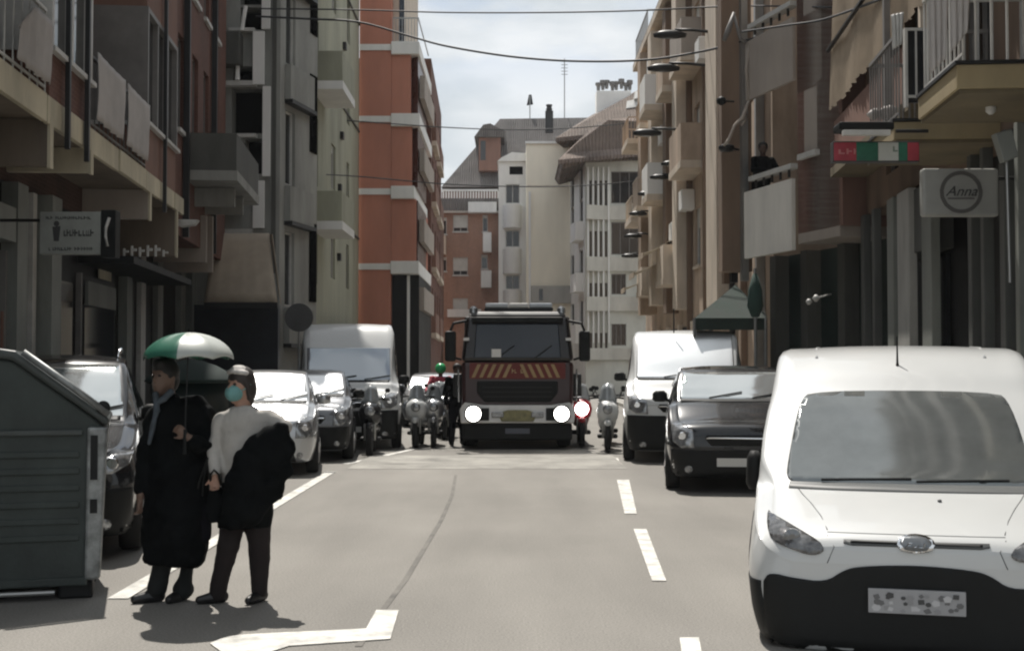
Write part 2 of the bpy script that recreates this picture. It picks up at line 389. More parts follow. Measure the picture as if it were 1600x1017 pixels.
# brackets under the balcony
for x, zb, m_ in ((-70, 3.95, under), (78, 4.05, under), (142, 4.28, cream), (235, 4.12, plaster_g), (277, 3.72, under)):
    s = f1.S(x, 250, EDG)
    fb = f1.B('bracket', m_, s, s+.12, zb, zl0+.05, FAC, EDG-.035)
    f1.B('edge_strip', cream, s-.012, s+.13, zb-.02, zl0+.05, EDG-.03, EDG+.005, fb)
# glazed bay
def bay(f, s0, s1, z0, zs, z1, d0, d1, panel_m, fm, nm=1):
    base = f.B('bay', panel_m, s0, s1, z0, zs, d0, d1-.03)
    f.B('bay_sill', wframe, s0-.04, s1+.04, zs, zs+.06, d0, d1+.05, base)
    z = zs+.06
    while z < z1:
        g = MB(); f.box(g, s0+.05, s1-.05, z, z+1.9, d0, d1-.1); g.build('glazing', glass, base)
        fr = MB()
        f.box(fr, s0, s0+.09, z, z+1.9, d1-.1, d1); f.box(fr, s1-.09, s1, z, z+1.9, d1-.1, d1)
        for k in range(nm):
            m = s0+(s1-s0)*(k+1)/(nm+1); f.box(fr, m-.04, m+.04, z, z+1.9, d1-.11, d1-.01)
        f.box(fr, s0, s0+.05, z, z+1.9, d0, d1-.1)
        f.box(fr, s0+.09, s1-.09, z+1.82, z+1.9, d1-.1, d1-.005)
        fr.build('glazing_frame', fm, base)
        f.B('bay_panel', panel_m, s0, s1, z+1.9, z+3.0, d0, d1-.02, base)
        z += 3.0
    return base
bay(f1, 15.15, 17.15, 4.88, 5.42, 12, FAC, EDG+.02, brick_brown, wframe, 1)
bay(f1, 20.9, 23.7, 4.88, 5.62, 12, FAC, EDG+.02, pinkb, gframe, 2)
for x in (111, 141, 262):
    s = f1.S(x, 200, .1); z0 = 4.35
    f1.B('drainpipe', metal_d, s-.035, s+.035, z0, 14, .03, .09)
# railing posts, cloth screens
f1.rail(17.2, 20.9, 4.88, 1.0, EDG, gframe, .25)
f1.rail(12.2, 15.0, 4.88, 1.0, EDG, wframe, .3)
def cloth(f, s0, s1, zt, zb, d, label, sag=.04, m=None, name='balcony_screen', cut=0):
    mb = MB(); n = 14; rows = 10; pts = {}
    for i in range(n+1):
        for j in range(rows+1):
            s = s0+(s1-s0)*i/n; z = zt+(zb-zt)*j/rows
            if cut: z = min(z, zt-cut*max(0, 1-i/n*2.2))
            dd = d+sag*math.sin(i*1.9+j*.35)*(.3+j/rows)*.5
            pts[i, j] = len(mb.v); mb.v.append(f.pt(s, dd, z-sag*.8*math.sin(math.pi*i/n)*(1 if j == rows else .4)))
    for i in range(n):
        for j in range(rows): mb.f.append((pts[i, j], pts[i+1, j], pts[i+1, j+1], pts[i, j+1]))
    o = mb.build(name, m or cloth_w, smooth=True); sm = o.modifiers.new('t', 'SOLIDIFY'); sm.thickness = .012
    return tag(o, label, 'cloth')
cloth(f1, 13.65, 14.98, 5.72, 4.98, .06, 'pale cloth screen with a slanting top corner, on the leftmost balcony rail', cut=.42)
cloth(f1, 17.25, 18.95, 5.92, 5.02, .06, 'grey white cloth screen on a left balcony rail, nearer of the adjoining pair')
cloth(f1, 19.15, 20.8, 5.92, 5.0, .06, 'grey white cloth screen on a left balcony rail, farther of the adjoining pair')
# ground floor pillars by sight line
for x0, x1, m_, dp in ((28, 44, shop_grey, .2), (52, 58, wframe, .1), (82, 97, shop_grey, .3), (200, 208, shop_grey, .15), (222, 229, wframe, .08), (248, 256, shop_grey, .1), (284, 291, shop_grey, .12)):
    f1.pB('shop_pillar', m_, x0, x1, 300, 400, FAC-.015, FAC+dp)
for o in list(r1.children):
    if o.name.startswith('shop_pillar'):
        zs_ = [v.co.z for v in o.data.vertices]; zm_ = (min(zs_)+max(zs_))/2
        for v in o.data.vertices: v.co.z = 0 if v.co.z < zm_ else 4.12
f1.B('shop_header', shop_grey, 12.5, 16.9, 3.3, 3.75, FAC+.003, FAC+.22)
f1.B('shop_window', glass, 17.6, 20.6, .9, 3.0, FAC-.015, FAC+.03); f1.B('shop_window', glass, 21.4, 23.7, 1.0, 2.7, FAC-.015, FAC+.03)
f1.B('shop_panel', shop_grey, 21.5, 23.6, 2.7, 3.1, FAC+.003, FAC+.06)
for s_, z_, w_, h_, m_ in ((15.2, 2.2, .5, .35, wframe), (16.9, 1.9, .35, .5, pinkb), (18.2, 3.15, 1.6, .3, shop_grey), (22.3, 3.2, .9, .25, cream)): f1.B('notice', m_, s_, s_+w_, z_, z_+h_, FAC+.035, FAC+.06)
f1.B('door_frame', gframe, 16.95, 17.02, 0, 3.2, FAC-.01, FAC+.08); f1.B('door_frame', gframe, 20.95, 21.02, 0, 3.2, FAC-.01, FAC+.08)
f2.B('door_frame', gframe, 26.0, 26.1, 0, 3.0, -1.1, -1.0) if False else None
# green awning in the near corner
a = thing('awning', 'dark green balcony awning at the upper left corner, above the slanting cloth screen', 'awning')
p0, p1 = f1.S(-60, 20, .2), f1.S(58, 20, .2)
mb = MB(); za = 5.75
mb.hexa([f1.pt(11.5, -1, za+1.1), f1.pt(14.3, -1, za+1.1), f1.pt(14.3, .35, za+.28), f1.pt(11.5, .35, za+.28), f1.pt(11.5, -1, za+1.14), f1.pt(14.3, -1, za+1.14), f1.pt(14.3, .35, za+.32), f1.pt(11.5, .35, za+.32)])
mb.build('canopy', awn_dkg, a)
f1.box(MB(), 11.5, 14.3, za+.06, za+.3, .35, .37).build('valance', awn_dkg, a)

# --- second left block: red brown brick
r2 = build_root('apartment_building', 'reddish brown brick apartment block, second on the left, with tall narrow windows')
f2 = Fr((-4.17, 0), (-.087, 1), 1, r2)
f2.B('shopfront', dark_shop, 24.003, 31.2, 0, 4.2, -7, -1.12)
rows = []
holes = []
for s in (24.5, 26.2, 27.7, 29.2):
    for z in (6.9, 9.9, 12.9): holes.append((s, s+.75, z-1.0+.35, z+1.2))
f2.wall('wall', brick_brown, 24.003, 31.2, 4.2, 17, 7, holes, -.12)
for h in holes: f2.win(h, -.12, fm=gframe, mull=0, sill=wframe)
for x in (300, 342): 
    s = f2.S(x, 100, .05); f2.B('drainpipe', metal_d, s-.05, s+.05, 4.2, 17, -.1, .02)
f2.balcony(25.6, 29.6, 5.6, 1.0, -.12, grey_w, 'solid', grey_d, .2, .75)
for s in (26.6, 28.0): f2.B('bracket', grey_w, s, s+.12, 5.0, 5.38, -.12, .7)
f2.B('bracket', plaster_g, f2.S(332, 380, 0), f2.S(332, 380, 0)+.15, 3.75, 5.0, -1.1, .0)
f2.B('bracket', plaster_g, f2.S(322, 380, 0), f2.S(322, 380, 0)+.15, 3.9, 4.9, -1.1, .0)
for x0, x1 in ((300, 306), (316, 322)):
    o = f2.pB('shop_pillar', shop_grey, x0, x1, 440, 540, -1.12, -.95)
    zs_ = [v.co.z for v in o.data.vertices]; zm_ = (min(zs_)+max(zs_))/2
    for v in o.data.vertices: v.co.z = 0 if v.co.z < zm_ else 4.15

# signs on the left
t = thing('shop_sign', 'grey hanging shop sign with dark lettering and a black end panel, left side', 'sign')
Y = 16.0
def flat_sign(px0, px1, py0, py1, Y, th, mat, name, parent, bevel=.01):
    a, c = P(px0, py0, Y), P(px1, py1, Y)
    return MB().box(a.x, c.x, Y, Y+th, c.z, a.z).build(name, mat, parent, bevel=bevel), a, c
fs, a, c = flat_sign(62, 157, 331, 397, Y, .14, M('sign_grey', (.30, .31, .285), .5, var=.12, scale=3), 'panel', t)
fe, e, g = flat_sign(157.5, 180, 328, 402, Y-.02, .2, black, 'end_panel', t)
mb = MB(); mb.tube([P(168, 385, Y-.03), P(165, 370, Y-.03), P(166, 355, Y-.03), P(171, 340, Y-.03)], .02); mb.build('swoosh', wframe, t, smooth=True)
letm = M('sign_ink', (.05, .05, .05), .6, var=0)
def text(name, body, loc, size, mat, parent=None, rz=0, ext=.004, align='CENTER', sx=1, shear=0):
    c = bpy.data.curves.new(name, 'FONT'); c.body = body; c.size = size; c.extrude = ext; c.align_x = align; c.align_y = 'CENTER'; c.shear = shear
    o = bpy.data.objects.new(name, c); COL.objects.link(o); o.rotation_euler = (math.pi/2, 0, rz); o.location = loc; o.scale = (sx, 1, 1)
    bpy.context.view_layer.update()
    me = bpy.data.meshes.new_from_object(o.evaluated_get(bpy.context.evaluated_depsgraph_get()))
    me.transform(o.matrix_world); bpy.data.objects.remove(o)
    q = bpy.data.objects.new(name, me); COL.objects.link(q); me.materials.clear(); me.materials.append(mat)
    if parent:
        q.parent = parent; q.matrix_parent_inverse = parent.matrix_world.inverted()
    return q
mx_ = (a.x+c.x)/2; mz = (a.z+c.z)/2
# the lettering cannot be read in the photo: strokes of the same rhythm
def strokes(z, h, x0, x1, dens, m=letm, yy=Y-.006, name='lettering', gap=.3, par=None):
    mb = MB(); x = x0; rnd = random.Random(int(z*100))
    while x < x1:
        wd = rnd.uniform(.6, 1.5)*dens; k = rnd.choice((0, 1, 2))
        if k != 2 or rnd.random() < .5:
            mb.box(x, min(x1, x+wd*.35), yy, yy+.01, z-h/2, z+h/2*(1 if k else .7))
            mb.box(x+wd*.36, min(x1, x+wd), yy, yy+.01, z-h/2*(.2 if k else 1), z-h/2*(.2 if k else 1)+h*.25)
        x += wd*(1+gap)
    if mb.v: mb.build(name, m, par)
strokes(mz+.19, .04, a.x+.08, c.x-.06, .022, par=t); strokes(mz, .085, a.x+.25, c.x-.05, .03, par=t); strokes(mz-.2, .045, a.x+.12, c.x-.1, .025, par=t)
mb = MB(); q = P(88, 362, Y-.006); mb.lathe([(.035, 0), (.035, .01)], q+Vector((0, 0, .1)), 'y', 12); mb.prism([q+Vector(v) for v in ((-.05, 0, .06), (.05, 0, .07), (.03, 0, -.12), (-.03, 0, -.12))], (0, .01, 0)); mb.build('figure_mark', letm, t)
mb = MB(); mb.tube([(a.x+.03, Y+.07, a.z-.1), (a.x-1.1, Y+.07, a.z-.1)], .02); mb.build('arm', metal_d, t)
t = thing('shop_sign', 'black canopy sign with small pale letters standing on it, past the grey hanging sign', 'sign')
f1.box(MB(), 21.0, 26.8, 3.36, 3.48, -1.1, -.2).build('canopy', black, t)
mb = MB()
mbf = Fr((-4.17, 0), (-.087, 1), 1)
rnd = random.Random(3)
q0, q1 = P(192, 392, 21.0), P(262, 392, 21.0)
x = q0.x
while x < q1.x:
    h = rnd.uniform(.1, .24); mb.box(x, x+.03, 21.0, 21.03, 3.48, 3.48+h); mb.box(x+.03, x+.09, 21.0, 21.03, 3.48+h*.5, 3.48+h*.75); x += .13
mb.build('lettering', wframe, t)
t = thing('floodlight', 'small white floodlight on a bracket under the far end of the left cream ledge', 'lamp')
q = P(287, 345, 24.3)
MB().prism([q+Vector(v) for v in ((-.22, 0, .03), (.28, 0, .02), (.2, 0, -.08), (-.05, 0, -.12), (-.2, 0, -.06))], (0, .18, 0)).build('lamp_head', wframe, t, bevel=.02)
MB().tube([q+Vector((-.2, .1, -.02)), q+Vector((-.22, .1, -.5))], .02).build('bracket', metal_d, t)

# --- third left block: grey, facing us with dark openings
r3 = build_root('apartment_building', 'grey concrete apartment block, third on the left, with black window openings and white sills')
Y3 = 32.0
f3 = Fr((-12, Y3), (1, 0), 1, r3); f3.n = Vector((0, -1))
def X3(x): return x+12
xa, xb = P(300, 300, Y3).x+12, P(437, 300, Y3).x+12
holes = []
for (x0, x1, yt, yb) in ((376, 412, -70, 8), (376, 411, 12, 47), (362, 413, 139, 209), (383, 413, 217, 272), (364, 396, 104, 126)):
    a_, c_ = P(x0, yt, Y3), P(x1, yb, Y3); holes.append((a_.x+12, c_.x+12, c_.z, a_.z))
f3.wall('wall', grey_w, xa, xb, 0, 18, 1.2, holes, 0, .5)
for h in holes: f3.B('opening', void, h[0], h[1], h[2], h[3], -.75, -.5)
for (x0, x1, y, th_) in ((360, 400, 49, .05), (343, 402, 131, .09), (370, 402, 213, .06), (343, 402, 275, .06), (338, 396, 361, .15)):
    a_, c_ = P(x0, y, Y3), P(x1, y, Y3); f3.B('sill', wframe, a_.x+12, c_.x+12, a_.z-th_, a_.z+.03, .005, .22)
for x0, x1, yt, yb in ((399, 416, 285, 358), (414, 425, 139, 278), (399, 416, 54, 136), (413, 425, -80, 50)):
    a_ = P(x0, yt, Y3); c_ = P(x1, yb, Y3); f3.B('column', whitew, a_.x+12, c_.x+12, c_.z, a_.z, .225, .3)
MB().box(-14, P(299, 300, Y3).x-.01, Y3, Y3+2, 0, 18).build('rear_wall', grey_d, r3)
f3.B('column', grey_d, c_.x+12.02, c_.x+12.12, 4, 18, .003, .05)
for y in (282, 57):
    a_, c_ = P(345, y, Y3), P(380, y+50, Y3)
    f3.B('parapet', grey_d, a_.x+12, c_.x+12, c_.z, a_.z, .01, .5, bevel=.02)
mb = MB(); mb.tube([P(384, 10, Y3-.25), P(381, 28, Y3-.25), P(378, 48, Y3-.25)], .05); mb.tube([P(362, 78, Y3-.25), P(371, 86, Y3-.25), P(371, 125, Y3-.25)], .06); mb.build('post', whitew, r3)
# its oblique street side
cA = P(437, 300, Y3)
f3b = Fr((cA.x, Y3+.02), (.21, 1), 1, r3)
sE = f3b.S(466, 200, 0)
hs = []
for zt in (11.3, 8.2, 5.1, 14.3): hs.append((.35, 1.0, zt-1.9, zt))
f3b.wall('wall', grey_w, 0, 2.6, 0, 18, .34, hs, 0, .3)
for h in hs:
    f3b.win(h, 0, fm=wframe, mull=0)
    f3b.B('balcony', grey_w, .3, 2.0, h[2]-.95, h[2]-.05, .003, .16)
    f3b.B('sill', metal_d, .28, 2.05, h[2]-1.05, h[2]-.95, .003, .22)
for z in (3.4, 7.4, 10.6, 13.8): f3b.B('opening', void, 2.05, 2.55, z, z+2.1, -.02, .03)
t = thing('shop_awning', 'beige shop awning hanging deep and flared below the grey block, above a dark doorway', 'awning')
Y = 30.6
top = [P(338, 366, Y+.4), P(421, 366, Y+.4)]; bot = [P(323, 474, Y-.6), P(437, 474, Y-.6)]
mb = MB(); n = 16; m_ = 8
for j in range(m_+1):
    for i in range(n+1):
        fx, fy = i/n, j/m_
        p = (top[0].lerp(top[1], fx)).lerp(bot[0].lerp(bot[1], fx), fy); p.y -= .25*math.sin(fy*math.pi/2); p.z -= .02*math.sin(i*2.1)*fy
        mb.v.append(p)
for j in range(m_):
    for i in range(n): k = j*(n+1)+i; mb.f.append((k, k+1, k+n+2, k+n+1))
awn_b = M('awning_beige', (.43, .36, .28), .95, var=.15, scale=.9)
o = mb.build('canopy', awn_b, t, smooth=True); sm = o.modifiers.new('t', 'SOLIDIFY'); sm.thickness = .03
mb = MB(); mb.prism([P(438, 474, Y-.85), P(437.5, 474, Y-.6), P(421, 366, Y+.4), P(425, 366, Y+.1)], (.02, 0, 0)); mb.build('side', awn_b, t)
mb = MB(); mb.box(bot[0].x, bot[1].x, bot[0].y-.28, bot[0].y-.24, bot[0].z-.13, bot[0].z+.01); mb.build('valance', metal_d, t)
MB().box(P(300, 480, 31.8).x, P(436, 480, 31.8).x, 31.7, 31.98, 0, 3.2).build('doorway', M('blue_dark', (.02, .024, .03), .4, var=.3), r3)

# --- fourth: olive grey wall
r4 = build_root('apartment_building', 'olive grey rendered apartment block, fourth on the left, next to the red wall')
f4 = Fr((-6.0, 34.0), (0, 1), 1, r4)
hs = []
for z in (4.2, 7.2, 10.2, 13.2):
    hs += [(8.3, 9.3, z+.4, z+1.9), (12.2, 13.0, z+.3, z+1.9), (4.4, 5.4, z, z+2.1)]
f4.wall('wall', olive, 2.0, 15.9, 0, 18, 3, hs, 0, .25)
for i, h in enumerate(hs): f4.win(h, 0, fm=gframe if i % 3 else wframe, mull=0, blind=(i*37 % 5)/8)
for z in (6.0, 10.2, 14.4):
    f4.balcony(4.0, 6.9, z, .95, 0, whitew, 'solid', olive, .25, .9)
    f4.B('band', grey_d, 7.2, 15.8, z+.6, z+.66, .003, .06)
f4.B('drainpipe', metal_g, 2.7, 2.85, 0, 18, .01, .15)
f4.B('column', grey_w, 2.9, 3.6, 2.6, 18, .005, .25)
f4.B('shop_hood', grey_d, 6, 15.5, 2.7, 2.95, .003, .8)
f4.B('drainpipe', whitew, 3.72, 3.85, 0, 3.9, .01, .15)
for s, z in ((9.8, 5.3), (10.4, 9.6), (11, 12.9), (9.9, 7.7)):
    f4.B('meter_box', metal_d, s, s+.3, z, z+.25, .003, .12)

# --- fifth: red end wall with white floor bands
r5 = build_root('apartment_building', 'tall block with a terracotta red end wall, white floor bands and corner balconies')
Y5 = 50.0
def X5(px, y=300): return P(px, y, Y5).x
def Z5(py): return P(600, py, Y5).z
xl, xm, xr = X5(561), X5(611), X5(654)
mb = MB(); mb.box(xl, xm, Y5, Y5+8, 0, 19); mb.build('wall', red_wall, r5)
mb = MB(); mb.box(xm+.004, X5(629), Y5+.6, Y5+8, Z5(75), 19); mb.build('setback_wall', tan2, r5)
mb = MB(); mb.box(X5(621), X5(629), Y5+.58, Y5+.6, Z5(60), 19); mb.build('glazing', glass, r5)
bands = (75, 187, 300, 417)
for k, py in enumerate(bands):
    z = Z5(py)
    MB().box(xl, xm-.003, Y5-.06, Y5+.02, z-.11, z+.13).build('floor_band', whitew, r5)
    xr_k = (X5(655), X5(656), X5(648), X5(655))[k]
    MB().box(xm, xr_k, Y5-.14, Y5+7.5, z-.28, z+.22).build('balcony_slab', whitew, r5, bevel=.02)
    if k < 3:
        z2 = Z5(bands[k+1])
        MB().box(xm+.01, X5((641, 643, 650)[k]), Y5+.02, Y5+7, z2+.2, z-.28).build('wall_bay', red_wall, r5)
        mb = MB(); mb.prism([(X5(641)+.005, Y5+.5, z2+.22), (X5(652), Y5+.25, z2+.22), (X5(652), Y5+.25, z-.3), (X5(641)+.005, Y5+.5, z-.3)], (0, 5, 0)); mb.build('glazed_corner', M('brown_glaze', (.10, .045, .035), .3, var=.1), r5)
zt = Z5(72)
mb = MB()
mb.box(xm+.05, X5(654), Y5-.1, Y5-.06, zt+1.1-.05, zt+1.1)
for i in range(9):
    x = xm+.06+(X5(654)-xm-.1)*i/8; mb.box(x-.012, x+.012, Y5-.09, Y5-.07, zt+.12, zt+1.05)
mb.box(X5(654)-.04, X5(654), Y5-.06, Y5+6, zt+1.05, zt+1.1)
mb.build('railing', metal_g, r5)
MB().box(xl, X5(606), Y5+.02, Y5+8, 0, 3.2).build('ground_floor', dark_shop, r5)
MB().box(xm+.02, xr, Y5+.4, Y5+8, 0, Z5(417)-.29).build('doorway', dark_shop, r5)
MB().box(X5(636), X5(640), Y5+.1, Y5+.3, 0, Z5(430)).build('column', whitew, r5)
# oblique street side beyond
f6 = Fr((X5(655)-.02, Y5+1), (0, 1), 1, r5)
f6.A.x = -3.62
r6 = build_root('apartment_building', 'narrow brown and white balcony facade running away behind the red end wall')
f6 = Fr((-3.66, Y5+7.6), (-.02, 1), 1, r6)
hs = []
for z in (3.4, 6.4, 9.4, 12.2):
    for s in (1.2, 4.2, 7.2, 10.2): hs.append((s, s+1.2, z, z+1.9))
f6.wall('wall', brick_brown, 0, 13, 0, 15.6, 5, hs, 0, .25)
for i, h in enumerate(hs): f6.win(h, 0, fm=wframe, mull=1)
for z in (3.2, 6.2, 9.2, 12.0):
    for s in (.8, 6.8): f6.balcony(s, s+4.2, z, .22, 0, tan2, 'solid', pinkb, .22, .9)
for z in (4.6, 7.3, 10.1, 13.0):
    f5s = Fr((X5(653), Y5+.3), (0, 1), 1, r5)
    f5s.B('balcony_end', plaster_g, .2, 6.5, z-.7, z+.2, .02, .22)
r6b = build_root('apartment_building', 'low brown facade far down the left side, behind the fire engine')
f7 = Fr((-4.6, 71.5), (-.01, 1), 1, r6b)
hs = []
for z in (3.6, 6.6, 9.6):
    for s in (1, 4, 7, 10, 13): hs.append((s, s+1.3, z, z+1.6))
f7.wall('wall', pinkb, 0, 18, 0, 12.6, 5, hs, 0, .25)
for h in hs: f7.win(h, 0, fm=wframe, mull=1)

# ======================= FAR END =======================
def front_block(root, x0, x1, Y, depth, ytop, mat, name='wall', holes_px=(), z0=0, reveal=.25):
    f = Fr((-60, Y), (1, 0), 1, root); f.n = Vector((0, -1))
    a_, c_ = P(x0, 400, Y).x+60, P(x1, 400, Y).x+60; zt = P(800, ytop, Y).z
    hs = [(P(h[0], 400, Y).x+60, P(h[1], 400, Y).x+60, P(800, h[3], Y).z, P(800, h[2], Y).z) for h in holes_px]
    f.wall(name, mat, a_, c_, z0, zt, depth, hs, 0, reveal)
    return f, hs
# brown brick house with balustrade roof
r7 = build_root('brick_house', 'brown brick house with a balustraded flat roof at the far end of the street')
f, hs = front_block(r7, 686, 780, 92, 12, 330, M('brick_far', (.36, .21, .15), .85, kind='brick', var=.2, scale=.6), holes_px=((708, 731, 336, 362), (708, 731, 402, 430), (754, 762, 336, 362), (752, 762, 398, 420), (692, 698, 340, 366), (692, 698, 402, 424), (708, 731, 466, 492)))
for i, h in enumerate(hs): f.win(h, 0, fm=wframe, mull=0 if i > 1 else 1, blind=.72 if i in (0, 1, 6) else .15, sill=wframe)
def fb(f, name, mat, x0, x1, yt, yb, Y, d0, d1, par=None): return f.B(name, mat, P(x0, 400, Y).x+60, P(x1, 400, Y).x+60, P(800, yb, Y).z, P(800, yt, Y).z, d0, d1, par)
fb(f, 'cornice', slate, 684, 779, 312, 330.5, 92, -2, .7); fb(f, 'cornice', whitew, 684, 779, 328, 333, 92, .01, .5)
mb = MB()
za, zb_ = P(800, 312, 92).z, P(800, 295, 92).z
x0, x1 = P(688, 300, 92).x, P(778, 300, 92).x
mb.box(x0, x1, 92.3, 92.5, zb_-.12, zb_)
for i in range(22): x = x0+(x1-x0)*i/21; mb.box(x-.05, x+.05, 92.35, 92.45, za, zb_-.12)
mb.build('balustrade', whitew, r7)
for x0, x1, yt, yb in ((732, 776, 318, 334), (700, 752, 484, 496)): fb(f, 'awning', whitew, x0, x1, yt, yb, 92, .1, .9)
fb(f, 'balcony', whitew, 755, 768, 365, 395, 92, .01, .9); fb(f, 'balcony', whitew, 752, 768, 424, 450, 92, .01, .9); fb(f, 'balcony', tan2, 690, 697, 370, 398, 92, .01, .8)
# slate roof rising behind it
t = build_root('slate_roofed_house', 'large house under a dark mansard roof with a chimney, behind the white block')
Yr = 112
def roofpoly(pts, depth, mat, name, par, Y=Yr): return MB().prism([P(x, y, Y) for x, y in pts], (0, depth, 0)).build(name, mat, par)
MB().box(P(690, 300, Yr).x, P(1005, 300, Yr).x, Yr, Yr+14, 0, P(800, 300, Yr).z).build('wall', pinkb, t)
# mansard: front slope, built as a hipped solid
a_, b2, c_, d_ = P(745, 272, Yr), P(1005, 272, Yr), P(1000, 183, Yr+5), P(805, 186, Yr+5)
h0 = a_.z
mb = MB(); mb.hexa([(P(690, 290, Yr).x, Yr-.4, h0-1.2), (b2.x, Yr-.4, h0-1.2), (b2.x, Yr+14, h0-1.2), (P(690, 290, Yr).x, Yr+14, h0-1.2), (d_.x-1.4, Yr+5, d_.z), (c_.x, Yr+5, c_.z), (c_.x, Yr+10, c_.z), (d_.x-1.4, Yr+10, d_.z)])
mb.build('roof', slate, t)
MB().box(P(748, 250, Yr-.5).x, P(782, 250, Yr-.5).x, Yr-.5, Yr+7, P(800, 268, Yr).z, P(800, 212, Yr).z).build('dormer', pinkb, t)
mb = MB(); mb.prism([P(741, 214, Yr-.9), P(788, 214, Yr-.9), P(790, 206, Yr-.9), P(766, 193, Yr-.9), P(755, 195, Yr-.9)], (0, 8, 0)); mb.build('dormer_roof', slate, t)
MB().box(P(751, 250, Yr).x, P(759, 250, Yr).x, Yr-.53, Yr-.47, P(800, 252, Yr).z, P(800, 222, Yr).z).build('window', glass, t)
ch = MB(); cx = P(858, 180, Yr+3); ch.box(cx.x-.35, cx.x+.35, Yr+2.5, Yr+3.3, cx.z-1.6, cx.z+.3); ch.lathe([(.2, 0), (.3, .2), (.22, .35), (.3, .6)], (cx.x, Yr+2.9, cx.z+.3)); ch.build('chimney', metal_d, t)
for i, (px, yt, yb, lb) in enumerate(((882, 92, 186, 'thin tall roof antenna on the far mansard roof, the taller of the pair'), (828, 150, 190, 'short roof antenna with a dark plate on the far mansard roof'))):
    an = thing('antenna', lb, 'antenna'); p, q = P(px, yt, Yr+6), P(px, yb, Yr+6)
    MB().tube([q-Vector((0, 0, 1)), p], .05).build('mast', metal_g, an)
    mb = MB()
    if i: mb.prism([p+Vector(v) for v in ((-.3, 0, -.9), (.3, 0, -.8), (.15, 0, .1), (-.1, 0, .1))], (0, .1, 0))
    else:
        for k in range(5): mb.box(p.x-.3, p.x+.3, p.y-.02, p.y+.02, p.z-.3*k-.3, p.z-.3*k-.26)
    mb.build('aerial', metal_d, an)
# white block with curved bays
r8 = build_root('white_apartment_block', 'narrow white block with stacked rounded bays and dark windows, beside the blank cream wall')
Y8 = 83
f, hs = front_block(r8, 779, 823, Y8, 10, 250, whitew, holes_px=((790, 812, 288, 318), (790, 812, 360, 386), (790, 812, 430, 452), (796, 817, 260, 273)))
for h in hs[:3]: f.win(h, 0, fm=wframe, mull=1)
f.B('opening', void, hs[3][0], hs[3][1], hs[3][2], hs[3][3], -.3, -.22)
for yt, yb in ((321, 357), (389, 428), (454, 480)):
    z1, z0 = P(800, yt, Y8).z, P(800, yb, Y8).z; xa, xb = P(786, 400, Y8).x, P(815, 400, Y8).x
    mb = MB(); pts = [((xa+xb)/2+(xb-xa)/2*math.cos(math.pi*k/10), Y8-.7*math.sin(math.pi*k/10), z0) for k in range(11)]
    mb.prism(pts, (0, 0, z1-z0)); mb.build('balcony', whitew, r8, smooth=False)
mb = MB(); mb.prism([P(777, 252, Y8-.2), P(824, 252, Y8-.2), P(824, 240, Y8-.2), P(800, 238, Y8-.2), P(784, 246, Y8-.2)], (0, 8, 0)); mb.build('roof', whitew, r8)
# blank cream wall
r9 = build_root('rendered_building', 'building with a tall blank cream end wall, facing down the street')
Y9 = 80
f, hs = front_block(r9, 822.5, 896, Y9, 12, 224, beige)
fb(f, 'coping', whitew, 821, 897, 221.5, 225, Y9, -.2, .15)
fb(f, 'lower_wall', M('lower_grey', (.42, .41, .38), .85, kind='wall', var=.12), 830, 897, 447, 474, Y9, .01, .35)
fb(f, 'lower_window', glass, 842, 848, 452, 470, Y9, .34, .37); fb(f, 'drainpipe', whitew, 826, 829.5, 300, 560, Y9, .01, .15)
fb(f, 'seam', tan2, 824, 895, 290, 291.2, Y9, .0, .02)
# ======================= RIGHT SIDE =======================
# pale block with concave bands, facing us at the bend
r10 = build_root('pale_apartment_block', 'pale apartment block with slim fins and big dark windows, on the right')
Y10 = 73
holes = []
for yt, yb in ((268, 318), (347, 398), (428, 460), (506, 540)):
    holes.append((955, 998 if yt < 400 else 978, yt, yb))
    for k in range(4): holes.append((921+k*8, 925+k*8, yt+14, yb+12))
f, hs = front_block(r10, 915, 1016, Y10, 9, 240, palew, holes_px=holes)
for i, h in enumerate(hs):
    if i % 5 == 0: f.win(h, 0, fm=gframe, mull=2)
    else: f.B('slit_window', glass, h[0], h[1], h[2], h[3], -.24, -.15)
for yt, yb in ((322, 344), (402, 424), (464, 486), (544, 562)):
    z1, z0 = P(800, yt, Y10).z, P(800, yb, Y10).z; xa, xb = P(916, 400, Y10).x, P(1010, 400, Y10).x
    mb = MB(); n = 14; pts = [(xa+(xb-xa)*k/n, Y10-.16-.55*(2*k/n-1)**2, z0) for k in range(n+1)]+[(xb, Y10-.004, z0), (xa, Y10-.004, z0)]
    mb.prism(pts, (0, 0, z1-z0)); mb.build('curved_band', M('pale_band', (.56, .54, .48), .85, kind='wall', var=.12), r10)
for k in range(5):
    x = P(918.5+k*8, 300, Y10).x; MB().box(x-.04, x+.04, Y10-.25, Y10-.004, 3, P(800, 262, Y10).z).build('fin', whitew, r10)
t = Fr((P(916, 300, Y10).x, Y10+.3), (-.09, 1), -1, r10)
hs2 = [(s, s+1.4, z, z+2) for s in (1.2, 5.0) for z in (3.5, 6.5, 9.5, 11.4)]
t.wall('side_wall', whitew, 0, 9, 0, P(800, 250, Y10).z, 3, hs2, 0, .3)
for h in hs2: t.win(h, 0, fm=gframe, mull=0)
for z in (3.2, 6.2, 9.2): t.balcony(.9, 3.2, z, .5, 0, whitew, 'solid', whitew, .2, .9)
